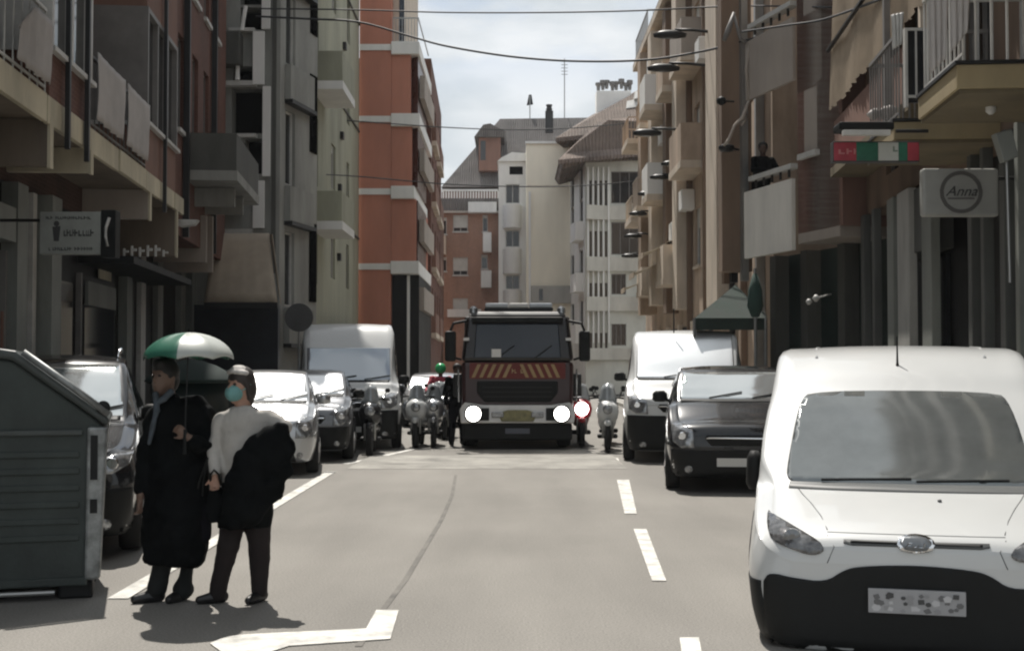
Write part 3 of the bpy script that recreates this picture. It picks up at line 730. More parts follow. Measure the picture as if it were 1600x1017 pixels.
# tiled roofs stepping up to the right
t = tag(roofpoly([(873, 252), (880, 262), (915, 252), (1014, 248), (1014, 190), (950, 188), (900, 225)], 7, roof_b, 'roof', r10, Y=Y10-.6))
mb = MB()
e0, e1 = P(872, 256, Y10-1.2), P(1016, 243, Y10-1.2); t0, t1 = P(935, 190, Y10+3), P(1030, 176, Y10+3)
mb.hexa([e0, e1, t1+Vector((0, 3, -2)), t0+Vector((0, 3, -2)), e0+Vector((0, 0, .22)), e1+Vector((0, 0, .22)), t1, t0]); mb.build('roof_slope', roof_r, r10)
for px, py in ((958, 222), (985, 208), (940, 237)):
    q = P(px, py, Y10); MB().hexa([q+Vector(v) for v in ((-.35, -.3, -.3), (.35, -.3, -.2), (.35, .9, -.2), (-.35, .9, -.3), (-.3, .1, .35), (.4, .1, .45), (.4, .9, .45), (-.3, .9, .35))]).build('skylight', wframe, r10)
rr = build_root('tiled_roof_house', 'house with a brown tiled roof and a pale chimney stack with dark pots')
mb = MB()
e0, e1 = P(868, 222, 78), P(1030, 205, 78); t0, t1 = P(925, 180, 84), P(1050, 112, 84)
mb.hexa([e0, e1, t1+Vector((0, 3, -3)), t0+Vector((0, 3, -3)), e0+Vector((0, 0, .25)), e1+Vector((0, 0, .25)), t1, t0]); mb.build('roof', roof_b, rr)
MB().box(P(925, 220, 80).x, P(1030, 220, 80).x, 83, 89, 0, P(800, 215, 80).z).build('wall', tan, rr)
a_, c_ = P(932, 142, 82), P(955, 200, 82); MB().box(a_.x, P(986, 150, 82).x, 82, 83.2, c_.z, a_.z).build('chimney', whitew, rr, bevel=.03)
for k, px in enumerate((935, 942, 948, 957, 963, 971, 978, 984)):
    q = P(px, 142-(k % 3)*2, 82.6); MB().lathe([(.1, -.05), (.13, .3), (.2, .34), (.2, .5+.08*(k % 2))], q, 'z', 10).build('chimney_pot', gframe, rr)
for px, py in ((972, 186), (990, 165), (1003, 150), (950, 200)):
    q = P(px, py, 80.5); MB().hexa([q+Vector(v) for v in ((-.5, -.3, -.25), (.5, -.3, -.1), (.5, .9, -.1), (-.5, .9, -.25), (-.4, .1, .3), (.6, .1, .5), (.6, .9, .5), (-.4, .9, .3))]).build('skylight', wframe, rr)

# tan long facade
r11 = build_root('apartment_building', 'long sunlit tan facade on the right with pale stacked balconies and downpipes')
f5 = Fr((5.4, 26.4), (0, 1), -1, r11)
hs = []
for z in (4.6, 7.6, 10.6):
    for s in (1.4, 3.6, 7.6, 10.2, 13.4, 16.4, 19.4, 22.6): hs.append((s, s+1.1, z, z+1.7))
f5.wall('wall', tan, 0, 25.2, 0, 13.6, 9, hs, 0, .22)
rnd = random.Random(11)
for h in hs: f5.win(h, 0, fm=rnd.choice((wframe, gframe, wframe)), mull=1 if rnd.random() < .5 else 0, blind=rnd.choice((0, .3, .6, .9)), sill=tan2 if h[0] > 6 else None)
# stacked bays and balconies, each part slightly different
for s0, s1, out, ms, zb in ((5.3, 7.0, .32, tan2, 3.0), (12.0, 13.0, .45, tan2, 3.4), (15.0, 15.9, .4, tan_dk, 3.4), (18.0, 19.0, .55, tan2, 3.8), (21.2, 22.2, .6, tan, 3.6)):
    f5.B('bay_column', ms, s0, s1, zb, 13.4, .004, out)
for z in (4.4, 7.4, 10.4):
    for s0, s1, out in ((9.0, 11.6, .75), (13.1, 14.9, .9), (16.0, 17.8, 1.0), (19.2, 21.0, .9), (22.4, 25, 1.0)):
        if rnd.random() < .72: f5.balcony(s0, s1, z, out*rnd.uniform(.8, 1.1), .004, tan2, rnd.choice(('solid', 'solid', 'rail')), rnd.choice((tan2, tan, plaster_g, whitew)), .2, rnd.uniform(.8, 1.05))
for s, m_, r_ in ((.9, metal_g, .09), (1.1+.3, metal_d, .04), (3.0, tan_dk, .07), (4.6, metal_d, .06), (8.6, tan_dk, .08), (11.8, tan_dk, .08)):
    f5.B('drainpipe', m_, s-r_, s+r_, .5, 13.55, .01, .01+2*r_)
for z, s in ((6.3, 11.2), (9.2, 16.5), (9.9, 7.6), (12.4, 20), (5.2, 22), (5.6, 13.5)):
    f5.B('air_conditioner', whitew, s, s+.8, z, z+.6, .01, .4, bevel=.02)
f5.B('shopfront', dark_shop, 8, 25, .1, 2.9, -.02, .02)
for s in (8.5, 11, 14, 17, 20, 23): f5.B('pilaster', tan2, s, s+.5, .1, 3, .003, .12)
f5.B('cornice', tan2, 0, 25.2, 13.6, 13.85, -1, .5)
f5.rail(20.5, 25.1, 13.85, 1.0, .4, metal_g, .2, ends=.45)
# cloths / tarps hanging at the far balconies
for s, z, L_, lb in ((13.9, 6.0, 1.5, 'sunlit pale awning sheet sagging low on the tan facade, nearest of the three'), (17.0, 5.6, 1.7, 'sunlit pale awning sheet low on the tan facade, middle of the three'), (20.5, 5.3, 1.6, 'sunlit pale awning sheet low on the tan facade, farthest of the three')):
    a = thing('awning', lb, 'awning', group='pale awning sheets on the tan facade')
    mb = MB(); n = 8
    for j in range(n+1):
        d = 1.25*j/n; zz = z-.75*j/n-.12*math.sin(math.pi*j/n)
        mb.v += [f5.pt(s, d, zz), f5.pt(s+L_, d, zz)]
    for j in range(n): mb.f.append((2*j, 2*j+1, 2*j+3, 2*j+2))
    o = mb.build('canopy', M('awning_pale', (.66, .58, .46), .95, var=.12), a, smooth=True); sm = o.modifiers.new('t', 'SOLIDIFY'); sm.thickness = .02
    mb = MB(); f5.box(mb, s, s+L_, z-.9, z-.72, 1.25, 1.27); mb.build('valance', awn_tan, a)

# skewed brown block with loggias
r12 = build_root('apartment_building', 'brown block on the right with open loggias and a pale balcony panel')
f8 = Fr((5.23, 23.5), (-.275, 1), -1, r12)
def hole(x0, x1, yt, yb, f=f8):
    xm = (x0+x1)/2; s = sorted((f.S(x0, 250, 0), f.S(x1, 250, 0))); return (s[0], s[1], f.Z(xm, yb, 0), f.Z(xm, yt, 0))
H1 = hole(1176, 1241, 152, 272); H2 = hole(1176, 1241, -70, 26); H3 = hole(1257, 1277, 138, 238); H4 = hole(1257, 1277, -60, 20)
sA, sB = f8.S(1168, 300, 0), f8.S(1312, 300, 0)
f8.wall('wall', plaster_g, min(sA, sB), f8.S(1246, 200, 0), 3.92, 16, 6, [H1, H2], 0, 1.2)
f8.wall('wall', pinkb, f8.S(1246, 200, 0)-1.6, f8.S(1246, 200, 0)-.003, 4.1, 16, 6, [H3, H4], .0, .3)
for h, zc in ((H1, 0), (H2, 0)):
    bk = f8.B('loggia_wall', M('loggia_brown', (.16, .085, .06), .85, kind='wall', var=.2), h[0], h[1], h[2], h[3], -1.3, -1.19)
    f8.B('door', glass, h[0]+.9, h[1]-.5, h[2], h[3]-.4, -1.188, -1.16, bk)
    f8.B('door_frame', gframe, h[0]+.82, h[0]+.9, h[2], h[3]-.35, -1.188, -1.14, bk)
    f8.B('rail', wframe, h[0]-.05, h[1]+.02, h[2]-.02, h[2]+.07, -.1, .09)
    for k in range(5): s = h[0]+(h[1]-h[0])*(k+.5)/5; f8.B('rail_post', metal_d, s-.03, s+.03, h[2]-.16, h[2]-.02, .003, .03)
for h in (H3, H4): f8.win(h, 0, fm=gframe, mull=0)
f8.B('sill', wframe, H3[0]-.1, H3[1]+.1, H3[2]-.1, H3[2], .003, .1)
h = hole(1170, 1243, 290, 398)
f8.B('balcony_panel', M('panel_pale', (.72, .69, .63), .8, kind='wall', var=.1), h[0], h[1]+.05, h[2], h[3], .003, .09, bevel=.01)
h = hole(1172, 1245, 46, 142)
f8.B('balcony_panel', plaster_g, h[0], h[1]+.05, h[2], h[3], .003, .07, bevel=.01)
for x, m_ in ((1160, metal_g), (1143, metal_d), (1131, tan_dk)):
    s = f8.S(x, 200, -.1); f8.B('drainpipe', m_, s-.06, s+.06, 3.4, 16, -.2, -.06)
MB().box(P(1128, 300, 25.9).x, P(1175, 300, 25.9).x, 25.9, 26.35, 3.6, 16).build('end_wall', tan_dk, r12)
f8.B('ground_floor', M('shop_green', (.03, .045, .04), .5, var=.3), -2.6, 2.9, 0, 3.915, -5.9, -1.0)
for s in (-.5, .9, 2.2): f8.B('column', grey_d, s, s+.25, 0, 3.91, -1.0, -.7)
# insulated pipes / bundled cloth on the corner
mb = MB(); mb.tube([P(1147, 20, 25.2), P(1138, 48, 25.2), P(1131, 64, 25.2)], [.03, .06, .04]); mb.tube([P(1147, 25, 25.2), P(1156, 60, 25.2), P(1166, 68, 25.2)], [.03, .03, .05])
tag(mb.build('bundled_sheet', gframe, smooth=True), 'pale twisted sheet hanging high at the corner pipe, above the leaning resident', 'cloth')
mb = MB(); mb.tube([P(1170, 158, 25.2), P(1160, 185, 25.2), P(1148, 196, 25.2), P(1138, 220, 25.2), P(1131, 228, 25.2)], [.025, .045, .03, .035, .025]); mb.tube([P(1163, 165, 25.2), P(1168, 185, 25.2), P(1158, 196, 25.2)], .025)
mb.tube([P(1170, 70, 25.2), P(1166, 110, 25.2), P(1171, 158, 25.2)], .03)
tag(mb.build('bundled_cable', plaster_g, smooth=True), 'pale bundle of cables running slantwise on the corner, left of the loggia', 'cable')
q = P(1127, 158, 25.5); mb = MB().lathe([(.02, -.09), (.09, -.05), (.1, 0), (.09, .05), (.02, .09)], q, 'z', 14); mb.tube([q, q+Vector((.3, .3, .05))], .02)
tag(mb.build('junction_ball', black, smooth=True), 'small black ball lamp fixed to the corner pipe left of the loggia', 'lamp')
q = P(1135, 233, 25.4); mb = MB().lathe([(.12, -.05), (.16, 0), (.16, .06), (.04, .1)], q, 'z', 14); mb.tube([q, q+Vector((.3, .35, .05))], .025)
tag(mb.build('wall_lamp', metal_d, smooth=True), 'small dark saucer lamp under the slanting pale cables', 'lamp')

# nearest block on the right
r13 = build_root('apartment_building', 'nearest block on the right with yellowish balcony slabs over dark shopfronts')
f9 = Fr((4.32, 0), (.08, 1), -1, r13)
hs = [(11.9, 13.2, 4.7, 7.0), (14.6, 15.8, 4.7, 7.0), (17.5, 18.6, 4.7, 6.9), (19.2, 20.3, 4.7, 6.9)]
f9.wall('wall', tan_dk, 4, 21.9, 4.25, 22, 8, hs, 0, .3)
for h in hs: f9.win(h, 0, fm=gframe)
f9.B('shopfront', dark_shop, 4, 21.9, 0, 4.24, -8, -.35)
def pil(x0, x1, m_, d1=.10, z1=4.24, d0=-.02):
    s0, s1 = sorted((f9.S(x0, 400, d1), f9.S(x1, 400, d1))); return f9.B('shop_pillar', m_, s0, s1, .1, z1, d0, d1, bevel=.008)
mid = M('pillar_mid', (.09, .093, .086), .6, kind='wall', var=.25)
for x0, x1, m_ in ((1345, 1350, mid), (1362, 1366, mid), (1386, 1396, shop_grey), (1402, 1420, M('pillar_light', (.40, .395, .37), .5, kind='wall', var=.22, scale=2)), (1440, 1455, shop_grey), (1512, 1518, mid), (1532, 1537, mid), (1562, 1570, mid), (1586, 1592, shop_grey)):
    pil(x0, x1, m_)
f9.B('shop_header', mid, 17.6, 19.8, 3.3, 4.2, -.34, .02); f9.B('shop_window', glass, 12.2, 14.1, .4, 3.2, -.34, -.28); f9.B('shop_window', glass, 17.8, 19.5, .6, 3.25, -.34, -.28); f9.B('shutter_box', mid, 9.5, 11.6, 3.3, 3.8, -.34, .0)
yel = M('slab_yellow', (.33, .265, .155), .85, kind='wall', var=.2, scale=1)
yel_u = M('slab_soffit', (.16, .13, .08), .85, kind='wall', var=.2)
for s0, s1, z0, z1 in ((11.6, 13.1, 4.22, 4.44), (14.25, 15.9, 4.22, 4.42)):
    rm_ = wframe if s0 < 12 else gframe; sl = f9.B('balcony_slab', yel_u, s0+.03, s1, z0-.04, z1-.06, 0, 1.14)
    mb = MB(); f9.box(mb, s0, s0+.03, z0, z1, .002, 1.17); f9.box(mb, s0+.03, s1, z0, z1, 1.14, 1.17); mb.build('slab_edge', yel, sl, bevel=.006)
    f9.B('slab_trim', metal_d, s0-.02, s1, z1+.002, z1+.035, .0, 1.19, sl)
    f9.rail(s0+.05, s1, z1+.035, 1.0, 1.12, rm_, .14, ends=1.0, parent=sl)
# upper balconies out of view, then the nearer corner balcony
for zf in (7.4, 10.4, 13.4, 16.4, 19.4):  # unseen balconies, added so the van windscreen reflects dark on its right
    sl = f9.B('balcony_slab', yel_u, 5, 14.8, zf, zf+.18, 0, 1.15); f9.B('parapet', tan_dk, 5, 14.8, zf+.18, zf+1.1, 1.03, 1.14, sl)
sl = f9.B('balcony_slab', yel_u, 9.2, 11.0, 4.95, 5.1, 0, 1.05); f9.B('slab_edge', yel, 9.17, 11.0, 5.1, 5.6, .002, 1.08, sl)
# glazed dark enclosure at the far slab
q0, q1 = P(1415, 160, 14.1), P(1449, 48, 14.1)
t = thing('balcony_screen', 'black glazed balcony screen with a white frame, left of the hanging white cloths', 'screen')
MB().box(q0.x+.03, q1.x-.03, 14.12, 14.16, q0.z, q1.z).build('panel', glass, t)
mb = MB(); mb.box(q0.x, q0.x+.03, 14.1, 14.18, q0.z-.05, q1.z+.03); mb.box(q1.x-.03, q1.x, 14.1, 14.18, q0.z-.05, q1.z+.03); mb.box(q0.x+.03, q1.x-.03, 14.1, 14.18, q1.z, q1.z+.03); mb.box(q0.x+.03, q1.x-.03, 14.1, 14.18, q0.z+.05, q0.z+.08); mb.box((q0.x+q1.x)/2-.01, (q0.x+q1.x)/2+.01, 14.105, 14.12, q0.z+.08, q1.z)
mb.build('frame', wframe, t)
# hanging cloths on the near slab's rail
def hang(pts, Y, label, m=cloth_w, grp=None):
    a, b_, c_, d_ = [P(x, y, Y) for x, y in pts]; mb = MB(); n, k = 12, 12
    for j in range(k+1):
        for i in range(n+1):
            p = a.lerp(b_, i/n).lerp(d_.lerp(c_, i/n), j/k); p.y += .03*math.sin(i*1.6)*(.3+j/k); mb.v.append(p)
    for j in range(k):
        for i in range(n): q = j*(n+1)+i; mb.f.append((q, q+1, q+n+2, q+n+1))
    o = mb.build('hanging_cloth', m, smooth=True); sm = o.modifiers.new('t', 'SOLIDIFY'); sm.thickness = .01
    return tag(o, label, 'cloth', grp)
hang(((1450, -30), (1481, -30), (1477, 92), (1453, 117)), 11.45, 'white cloth hanging on the right balcony rail, the longer one on the left')
hang(((1483, -30), (1516, -30), (1511, 50), (1485, 84)), 11.4, 'white cloth hanging on the right balcony rail, the shorter one on the right')
# tan awning curtain with pleats and scallops
t = thing('awning_curtain', 'long pleated tan awning curtain with a scalloped lower edge, upper right', 'awning')
mb = MB(); s = 15.2; prof = []
while s <= 21.8: prof.append(s); s += .11
for i, s in enumerate(prof):
    d = .6+(.035 if i % 2 else 0)+.02*math.sin(s*3)
    zb = 5.98+.07*abs(math.sin((s-15.2)*math.pi/.6))
    mb.v += [f9.pt(s, d, zb), f9.pt(s, d-.05, 7.3), f9.pt(s, d-.1, 8.6), f9.pt(s, d-.15, 11)]
for i in range(len(prof)-1):
    for k in range(3): mb.f.append((4*i+k, 4*i+4+k, 4*i+5+k, 4*i+1+k))
mb.build('curtain', awn_tan, t)
f9.B('valance_bar', metal_d, 15.2, 21.8, 7.05, 7.09, .62, .68, t)
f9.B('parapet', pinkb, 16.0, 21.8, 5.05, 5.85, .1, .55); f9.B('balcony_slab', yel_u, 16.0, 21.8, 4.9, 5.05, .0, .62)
f9.B('drainpipe', gframe, 16.6, 16.7, 4.3, 12, .7, .78); f9.B('post', tan2, 15.3, 15.42, 4.4, 12, .5, .62)
q = P(1378, 178, 16.0); mb = MB()
for k in range(6): mb.lathe([(.03, -.06), (.09, 0), (.03, .06)], q+Vector((random.uniform(-.15, .15), random.uniform(-.1, .1), random.uniform(-.06, .1))), 'z', 8)
tag(mb.build('laundry_bundle', cloth_w, smooth=True), 'crumpled white bundle on the ledge above the red and green shop sign', 'bundle')
hang(((1392, 24), (1411, 20), (1408, 70), (1395, 78)), 14.0, 'small crumpled white cloth hung high beside the black glazed screen', wframe)
# red green white sign strip
t = thing('shop_sign', 'narrow red, green and white shop sign projecting over the pavement on the right', 'sign')
Y = 13.95
redm = M('sign_red', (.38, .05, .07), .5, var=.2, scale=6); grn = M('sign_green', (.03, .14, .09), .5, var=.2, scale=6)
flat_sign(1302, 1437, 221, 253, Y, .14, M('sign_back', (.05, .05, .05), .5), 'board', t, .008)
for x0, x1, m_, nm in ((1303, 1338, redm, 'panel'), (1338.3, 1372, grn, 'panel'), (1372.3, 1404, M('sign_white', (.55, .56, .52), .5, var=.1), 'panel'), (1404.3, 1418, grn, 'panel'), (1418.3, 1436, redm, 'panel')): flat_sign(x0, x1, 223, 251, Y-.008, .01, m_, nm, t, 0)
z = P(1385, 237, Y).z; strokes(z+.03, .07, P(1376, 0, Y).x, P(1400, 0, Y).x, .045, m=M('sign_mid', (.2, .25, .2), .6), yy=Y-.014, par=t); strokes(z, .06, P(1308, 0, Y).x, P(1335, 0, Y).x, .05, m=M('sign_pale', (.5, .2, .2), .6), yy=Y-.014, par=t)
flat_sign(1318, 1392, 203, 211, Y-.3, .08, wframe, 'lamp_bar', t, .005); flat_sign(1312, 1398, 190, 202.5, Y-.2, .3, black, 'hood', t, .02)
mb = MB(); mb.tube([P(1400, 205, Y-.1), P(1450, 205, Y-.1)], .02); mb.build('arm', metal_d, t)
# round emblem sign
t = thing('shop_sign', 'pale rectangular shop sign with a dark ring emblem and script word, far right', 'sign')
Y = 13.5
o, a, c = flat_sign(1441, 1562, 263, 338, Y, .12, M('sign_pale_board', (.30, .30, .28), .5, var=.1, scale=2), 'board', t, .03)
ctr = Vector(((a.x+c.x)/2, Y-.006, (a.z+c.z)/2)); ink = M('sign_ink2', (.10, .095, .09), .6, var=0)
mb = MB(); n = 40
for k in range(n):
    t0, t1 = 2*math.pi*k/n, 2*math.pi*(k+1)/n
    def rp(r, t_): return ctr+Vector((r*math.cos(t_), 0, r*math.sin(t_)))
    mb.quad(rp(.185, t0), rp(.185, t1), rp(.225, t1), rp(.225, t0))
ring = mb.build('ring', ink, t); sm = ring.modifiers.new('t', 'SOLIDIFY'); sm.thickness = .006
text('lettering', 'Anna', ctr+Vector((0, -.004, .005)), .15, letm, t, shear=.4, sx=1.05)
mb = MB(); mb.box(ctr.x-.14, ctr.x+.14, Y-.008, Y-.002, ctr.z-.075, ctr.z-.06); mb.build('underline', ink, t)
mb = MB(); mb.tube([(c.x, Y+.06, a.z-.1), (c.x+.3, Y+.06, a.z-.1)], .02); mb.build('arm', metal_d, t)
# small projector at the right edge
for (px, py, Yq, lb) in ((1572, 225, 12.0, 'grey slanting floodlight at the right edge beside the round emblem sign'),):
    t = thing('floodlight', lb, 'lamp'); q = P(px, py, Yq)
    MB().prism([q+Vector(v) for v in ((-.1, 0, .1), (.06, 0, .14), (.12, 0, -.12), (-.02, 0, -.17))], (0, .12, 0)).build('lamp_head', shop_grey, t, bevel=.01); MB().tube([q+Vector((.04, .1, -.1)), q+Vector((.06, .1, -1.3))], .015).build('bracket', metal_g, t)
q = P(1548, 163, 12.3); mb = MB().lathe([(.02, 0), (.05, .03), (.05, .12), (.02, .14)], q-Vector((0, 0, .1)), 'z', 10); tag(mb.build('soffit_lamp', wframe, smooth=True), 'small white lamp under the nearer yellowish balcony slab, right edge', 'lamp')
q = P(1275, 466, 21.5); mb = MB(); mb.lathe([(.02, -.06), (.07, 0), (.02, .06)], q, 'z', 10); mb.lathe([(.02, -.05), (.06, 0), (.02, .05)], q+Vector((-.12, 0, -.06)), 'z', 10); mb.tube([q, q+Vector((.4, .6, .1))], .015)
tag(mb.build('wall_lamp', wframe, smooth=True), 'small white twin lamp in the dark recess beyond the white van', 'lamp')
# green canopy over the terrace beyond the pale van
t = thing('market_canopy', 'dull green pointed canopy with pale poles in the dark recess on the right', 'canopy')
gm = M('canopy_green', (.028, .042, .035), .9, var=.2, scale=2)
apex = P(1148, 446, 25); e = [P(1085, 497, 23.8), P(1196, 497, 23.8), P(1196, 492, 26.4), P(1100, 492, 26.4)]
mb = MB(); 
for i in range(4): mb.poly([e[i], e[(i+1) % 4], apex])
o = mb.build('roof', gm, t); sm = o.modifiers.new('t', 'SOLIDIFY'); sm.thickness = .02
mb = MB()
for i in range(4): a_, b_ = e[i], e[(i+1) % 4]; mb.quad(a_, b_, b_-Vector((0, 0, .22)), a_-Vector((0, 0, .22)))
o = mb.build('valance', gm, t); sm = o.modifiers.new('t', 'SOLIDIFY'); sm.thickness = .015
for i in range(4): MB().tube([Vector((e[i].x, e[i].y, .13)), e[i]], .03).build('pole', metal_g, t)
t = thing('parasol', 'folded dark green parasol on a pale pole, right of the pointed green canopy', 'parasol')
q = P(1180, 470, 23.6); MB().tube([Vector((q.x, q.y, .13)), q+Vector((0, 0, .6))], .03).build('pole', metal_g, t)
MB().rings([(q.x, q.y, q.z-.3, .07, .07), (q.x, q.y, q.z-.1, .15, .15), (q.x, q.y, q.z+.2, .13, .13), (q.x, q.y, q.z+.5, .04, .04)], 12).build('cover', awn_dkg, t, smooth=True)

# wall mounted street lamps on the tan facade
lm = [(1048, 55, 1125, 62, 0), (1038, 107, 1118, 118, 0), (1012, 208, 1083, 216, 0), (1050, 256, 1072, 258, 1), (1032, 277, 1062, 284, 1), (1012, 303, 1048, 304, 1), (998, 334, 1036, 345, 1), (990, 369, 1027, 376, 1), (985, 400, 1022, 404, 1)]
names = ['highest and nearest of the row', 'second from the top', 'third from the top', 'fourth from the top, short arm', 'fifth from the top', 'sixth from the top', 'seventh from the top', 'eighth from the top', 'lowest and farthest']
proto = None
for (hx, hy, ax, ay, kk), nm in zip(lm, names):
    a, b_ = ray(ax, ay); Yl = 5.4/a; L_ = abs(P(ax, ay, Yl).x-P(hx, hy, Yl).x); z = P(hx, hy, Yl).z
    o = thing('street_lamp', 'dark wall mounted street lamp on the tan facade, '+nm, 'street lamp', (5.38, Yl, z), 0, 'street lamps fixed to the tan facade')
    if proto is None:
        hd = MB(); hd.rings([(0, 0, -.09, .22, .08), (0, 0, -.06, .42, .13), (0, 0, .03, .44, .14), (0, 0, .11, .24, .08)], 16)
        h = hd.build('lamp_head', metal_d, o, smooth=True)
        hd = MB(); hd.rings([(-.02, 0, -.1, .12, .05), (-.02, 0, -.071, .22, .08)], 14); g = hd.build('lens', lamp_gl, h)
        ar = MB().tube([(0, 0, -.35), (-.03, 0, -.05), (-.2, 0, .1), (-.6, 0, .16), (-1.0, 0, .17)], [.06, .06, .055, .05, .045]).build('arm', metal_d, o, smooth=True)
        br = MB().box(-.02, .05, -.06, .06, -.5, -.2).build('wall_plate', metal_d, o)
        proto = (h, g, ar, br)
        prt = proto
    else:
        h, g, ar, br = [q.copy() for q in proto]
        for q in (h, g, ar, br): COL.objects.link(q)
        h.parent = ar.parent = br.parent = o; g.parent = h
    k = max(.6, L_); h.location = (-L_, 0, 0); ar.scale = (L_*.9, 1, .6 if kk else .8); h.scale = (.75, 1, .8) if kk else (1, 1, 1)

# overhead cables
cab = M('cable', (.03, .032, .035), .6, var=0)
def cable(pts, Ys, r, label):
    mb = MB(); pp = []
    for (x, y), Yc in zip(pts, Ys): pp.append(P(x, y, Yc))
    out = []
    for i in range(len(pp)-1):
        p0 = pp[max(0, i-1)]; p1 = pp[i]; p2 = pp[i+1]; p3 = pp[min(len(pp)-1, i+2)]
        for k in range(8):
            t = k/8; out.append(.5*((2*p1)+(p2-p0)*t+(2*p0-5*p1+4*p2-p3)*t*t+(3*p1-p0-3*p2+p3)*t**3))
    out.append(pp[-1]); mb.tube(out, r, 6)
    return tag(mb.build('overhead_cable', cab, smooth=True), label, 'cable', 'cables across the street')
cable([(405, 14), (560, 16), (700, 20), (860, 20), (1000, 17), (1150, 10), (1300, 12)], [31.5, 31, 30, 29, 28, 27, 21.9], .018, 'straight thin cable across the very top of the sky')
cable([(400, 26), (480, 30), (560, 35), (640, 57), (700, 73), (800, 89), (900, 96), (1010, 94), (1100, 80), (1180, 60)], [31.5, 31.3, 31, 30.5, 30, 29.5, 29, 28, 27, 25.4], .026, 'thick sagging cable crossing the sky from the grey block to the right side')
cable([(470, 185), (560, 190), (690, 199), (800, 203), (900, 200), (1010, 190)], [46, 47, 49, 50, 50, 50.5], .022, 'thin cable crossing at mid height below the thick sagging one')
cable([(480, 272), (560, 276), (700, 288), (830, 292), (930, 289), (1020, 280)], [40, 43, 47, 49, 49, 49.5], .022, 'lowest thin cable, crossing before the blank cream wall')
cable([(1160, 50), (1230, 40), (1290, 30), (1390, -6)], [24.6, 23, 21.6, 17], .02, 'short dark cable along the upper right facades')
# round sign seen from behind
t = thing('road_sign', 'round road sign seen dark from behind, left of the high roofed white van', 'sign')
q = P(467, 496, 27); MB().lathe([(.3, 0), (.3, .03)], q, 'y', 28).build('disc', M('sign_back_grey', (.07, .07, .07), .6, var=.2), t); MB().tube([Vector((q.x, q.y+.05, .13)), q+Vector((0, .05, .3))], .03).build('pole', metal_g, t)
# sloping tiled roof with small dormers over the tan facade
mb = MB(); q_ = [(0, .45, 13.86), (25.2, .45, 13.86), (25.2, -4.5, 16.2), (0, -4.5, 16.2)]
mb.prism([f5.pt(*(a, b, c)) for a, b, c in q_], (0, 0, .15)); mb.build('roof', roof_b, r11)
for s in (17.5, 20.6, 23.6): f5.B('dormer', tan2, s, s+1.3, 13.9, 15.2, -2.2, -.5)
for s in (14, 19.2): f5.B('chimney', tan2, s, s+.6, 14.2, 16.3, -2.4, -1.6)
# ======================= VEHICLES (local: front at y=0, rear +y) =======================
def cr4(a, b, c, d, t): return .5*((2*b)+(c-a)*t+(2*a-5*b+4*c-d)*t*t+(3*b-a-3*c+d)*t**3)
def loft(st, nu=5):
    """st: (y, zb, wb, wm, ws, zs, wr, zr, zt). returns bmesh"""
    # dense stations
    S = []
    for i in range(len(st)-1):
        p0, p1, p2, p3 = st[max(0, i-1)], st[i], st[i+1], st[min(len(st)-1, i+2)]
        for k in range(nu):
            t = k/nu; row = []
            for c in range(len(p1)):
                v = cr4(p0[c], p1[c], p2[c], p3[c], t); lo, hi = min(p1[c], p2[c]), max(p1[c], p2[c]); e = (hi-lo)*.08
                row.append(min(hi+e, max(lo-e, v)))
            S.append(row)
    S.append(list(st[-1]))
    bm = bmesh.new(); rings = []
    for (y, zb, wb, wm, ws, zs, wr, zr, zt) in S:
        zm = zb+(zs-zb)*.55
        half = [(0, zb), (wb*.85, zb), (wb, zb+.09), (wm, zm), (wm*.995+ws*.005, zm+(zs-zm)*.5), (ws, zs), (ws-(ws-wr)*.12, zs+(zr-zs)*.25), (wr+(ws-wr)*.1, zr-(zr-zs)*.18), (wr*.97, zr+(zt-zr)*.15), (wr*.75, zr+(zt-zr)*.62), (wr*.4, zr+(zt-zr)*.92), (0, zt)]
        fine = []
        for i in range(len(half)-1):
            q0, q1, q2, q3 = half[max(0, i-1)], half[i], half[i+1], half[min(len(half)-1, i+2)]
            for k in range(3):
                t = k/3; fine.append((max(0, cr4(q0[0], q1[0], q2[0], q3[0], t)), cr4(q0[1], q1[1], q2[1], q3[1], t)))
        fine.append(half[-1])
        ring = [bm.verts.new((x, y, z)) for x, z in fine]
        ring += [bm.verts.new((-x, y, z)) for x, z in fine[1:-1][::-1]]
        rings.append(ring)
    n = len(rings[0])
    for a, b in zip(rings[:-1], rings[1:]):
        for k in range(n): bm.faces.new((a[k], a[(k+1) % n], b[(k+1) % n], b[k]))
    for ring, rev in ((rings[0], 1), (rings[-1], 0)):   # caps, filled as strips so that they shade smoothly
        m = n//2
        for k in range(0, m):
            a, b_ = ring[k], ring[k+1]; c, d = ring[(n-k-1) % n], ring[(n-k) % n]
            vs = []
            for q in (a, b_, c, d):
                if q not in vs: vs.append(q)
            if len(vs) >= 3:
                try: bm.faces.new(vs)
                except ValueError: pass
    bmesh.ops.recalc_face_normals(bm, faces=bm.faces)
    return bm
def bm_obj(bm, name, mat, parent, smooth=True):
    me = bpy.data.meshes.new(name); bm.to_mesh(me); o = bpy.data.objects.new(name, me); COL.objects.link(o)
    me.materials.append(mat); me.polygons.foreach_set('use_smooth', [smooth]*len(me.polygons)); o.parent = parent; return o
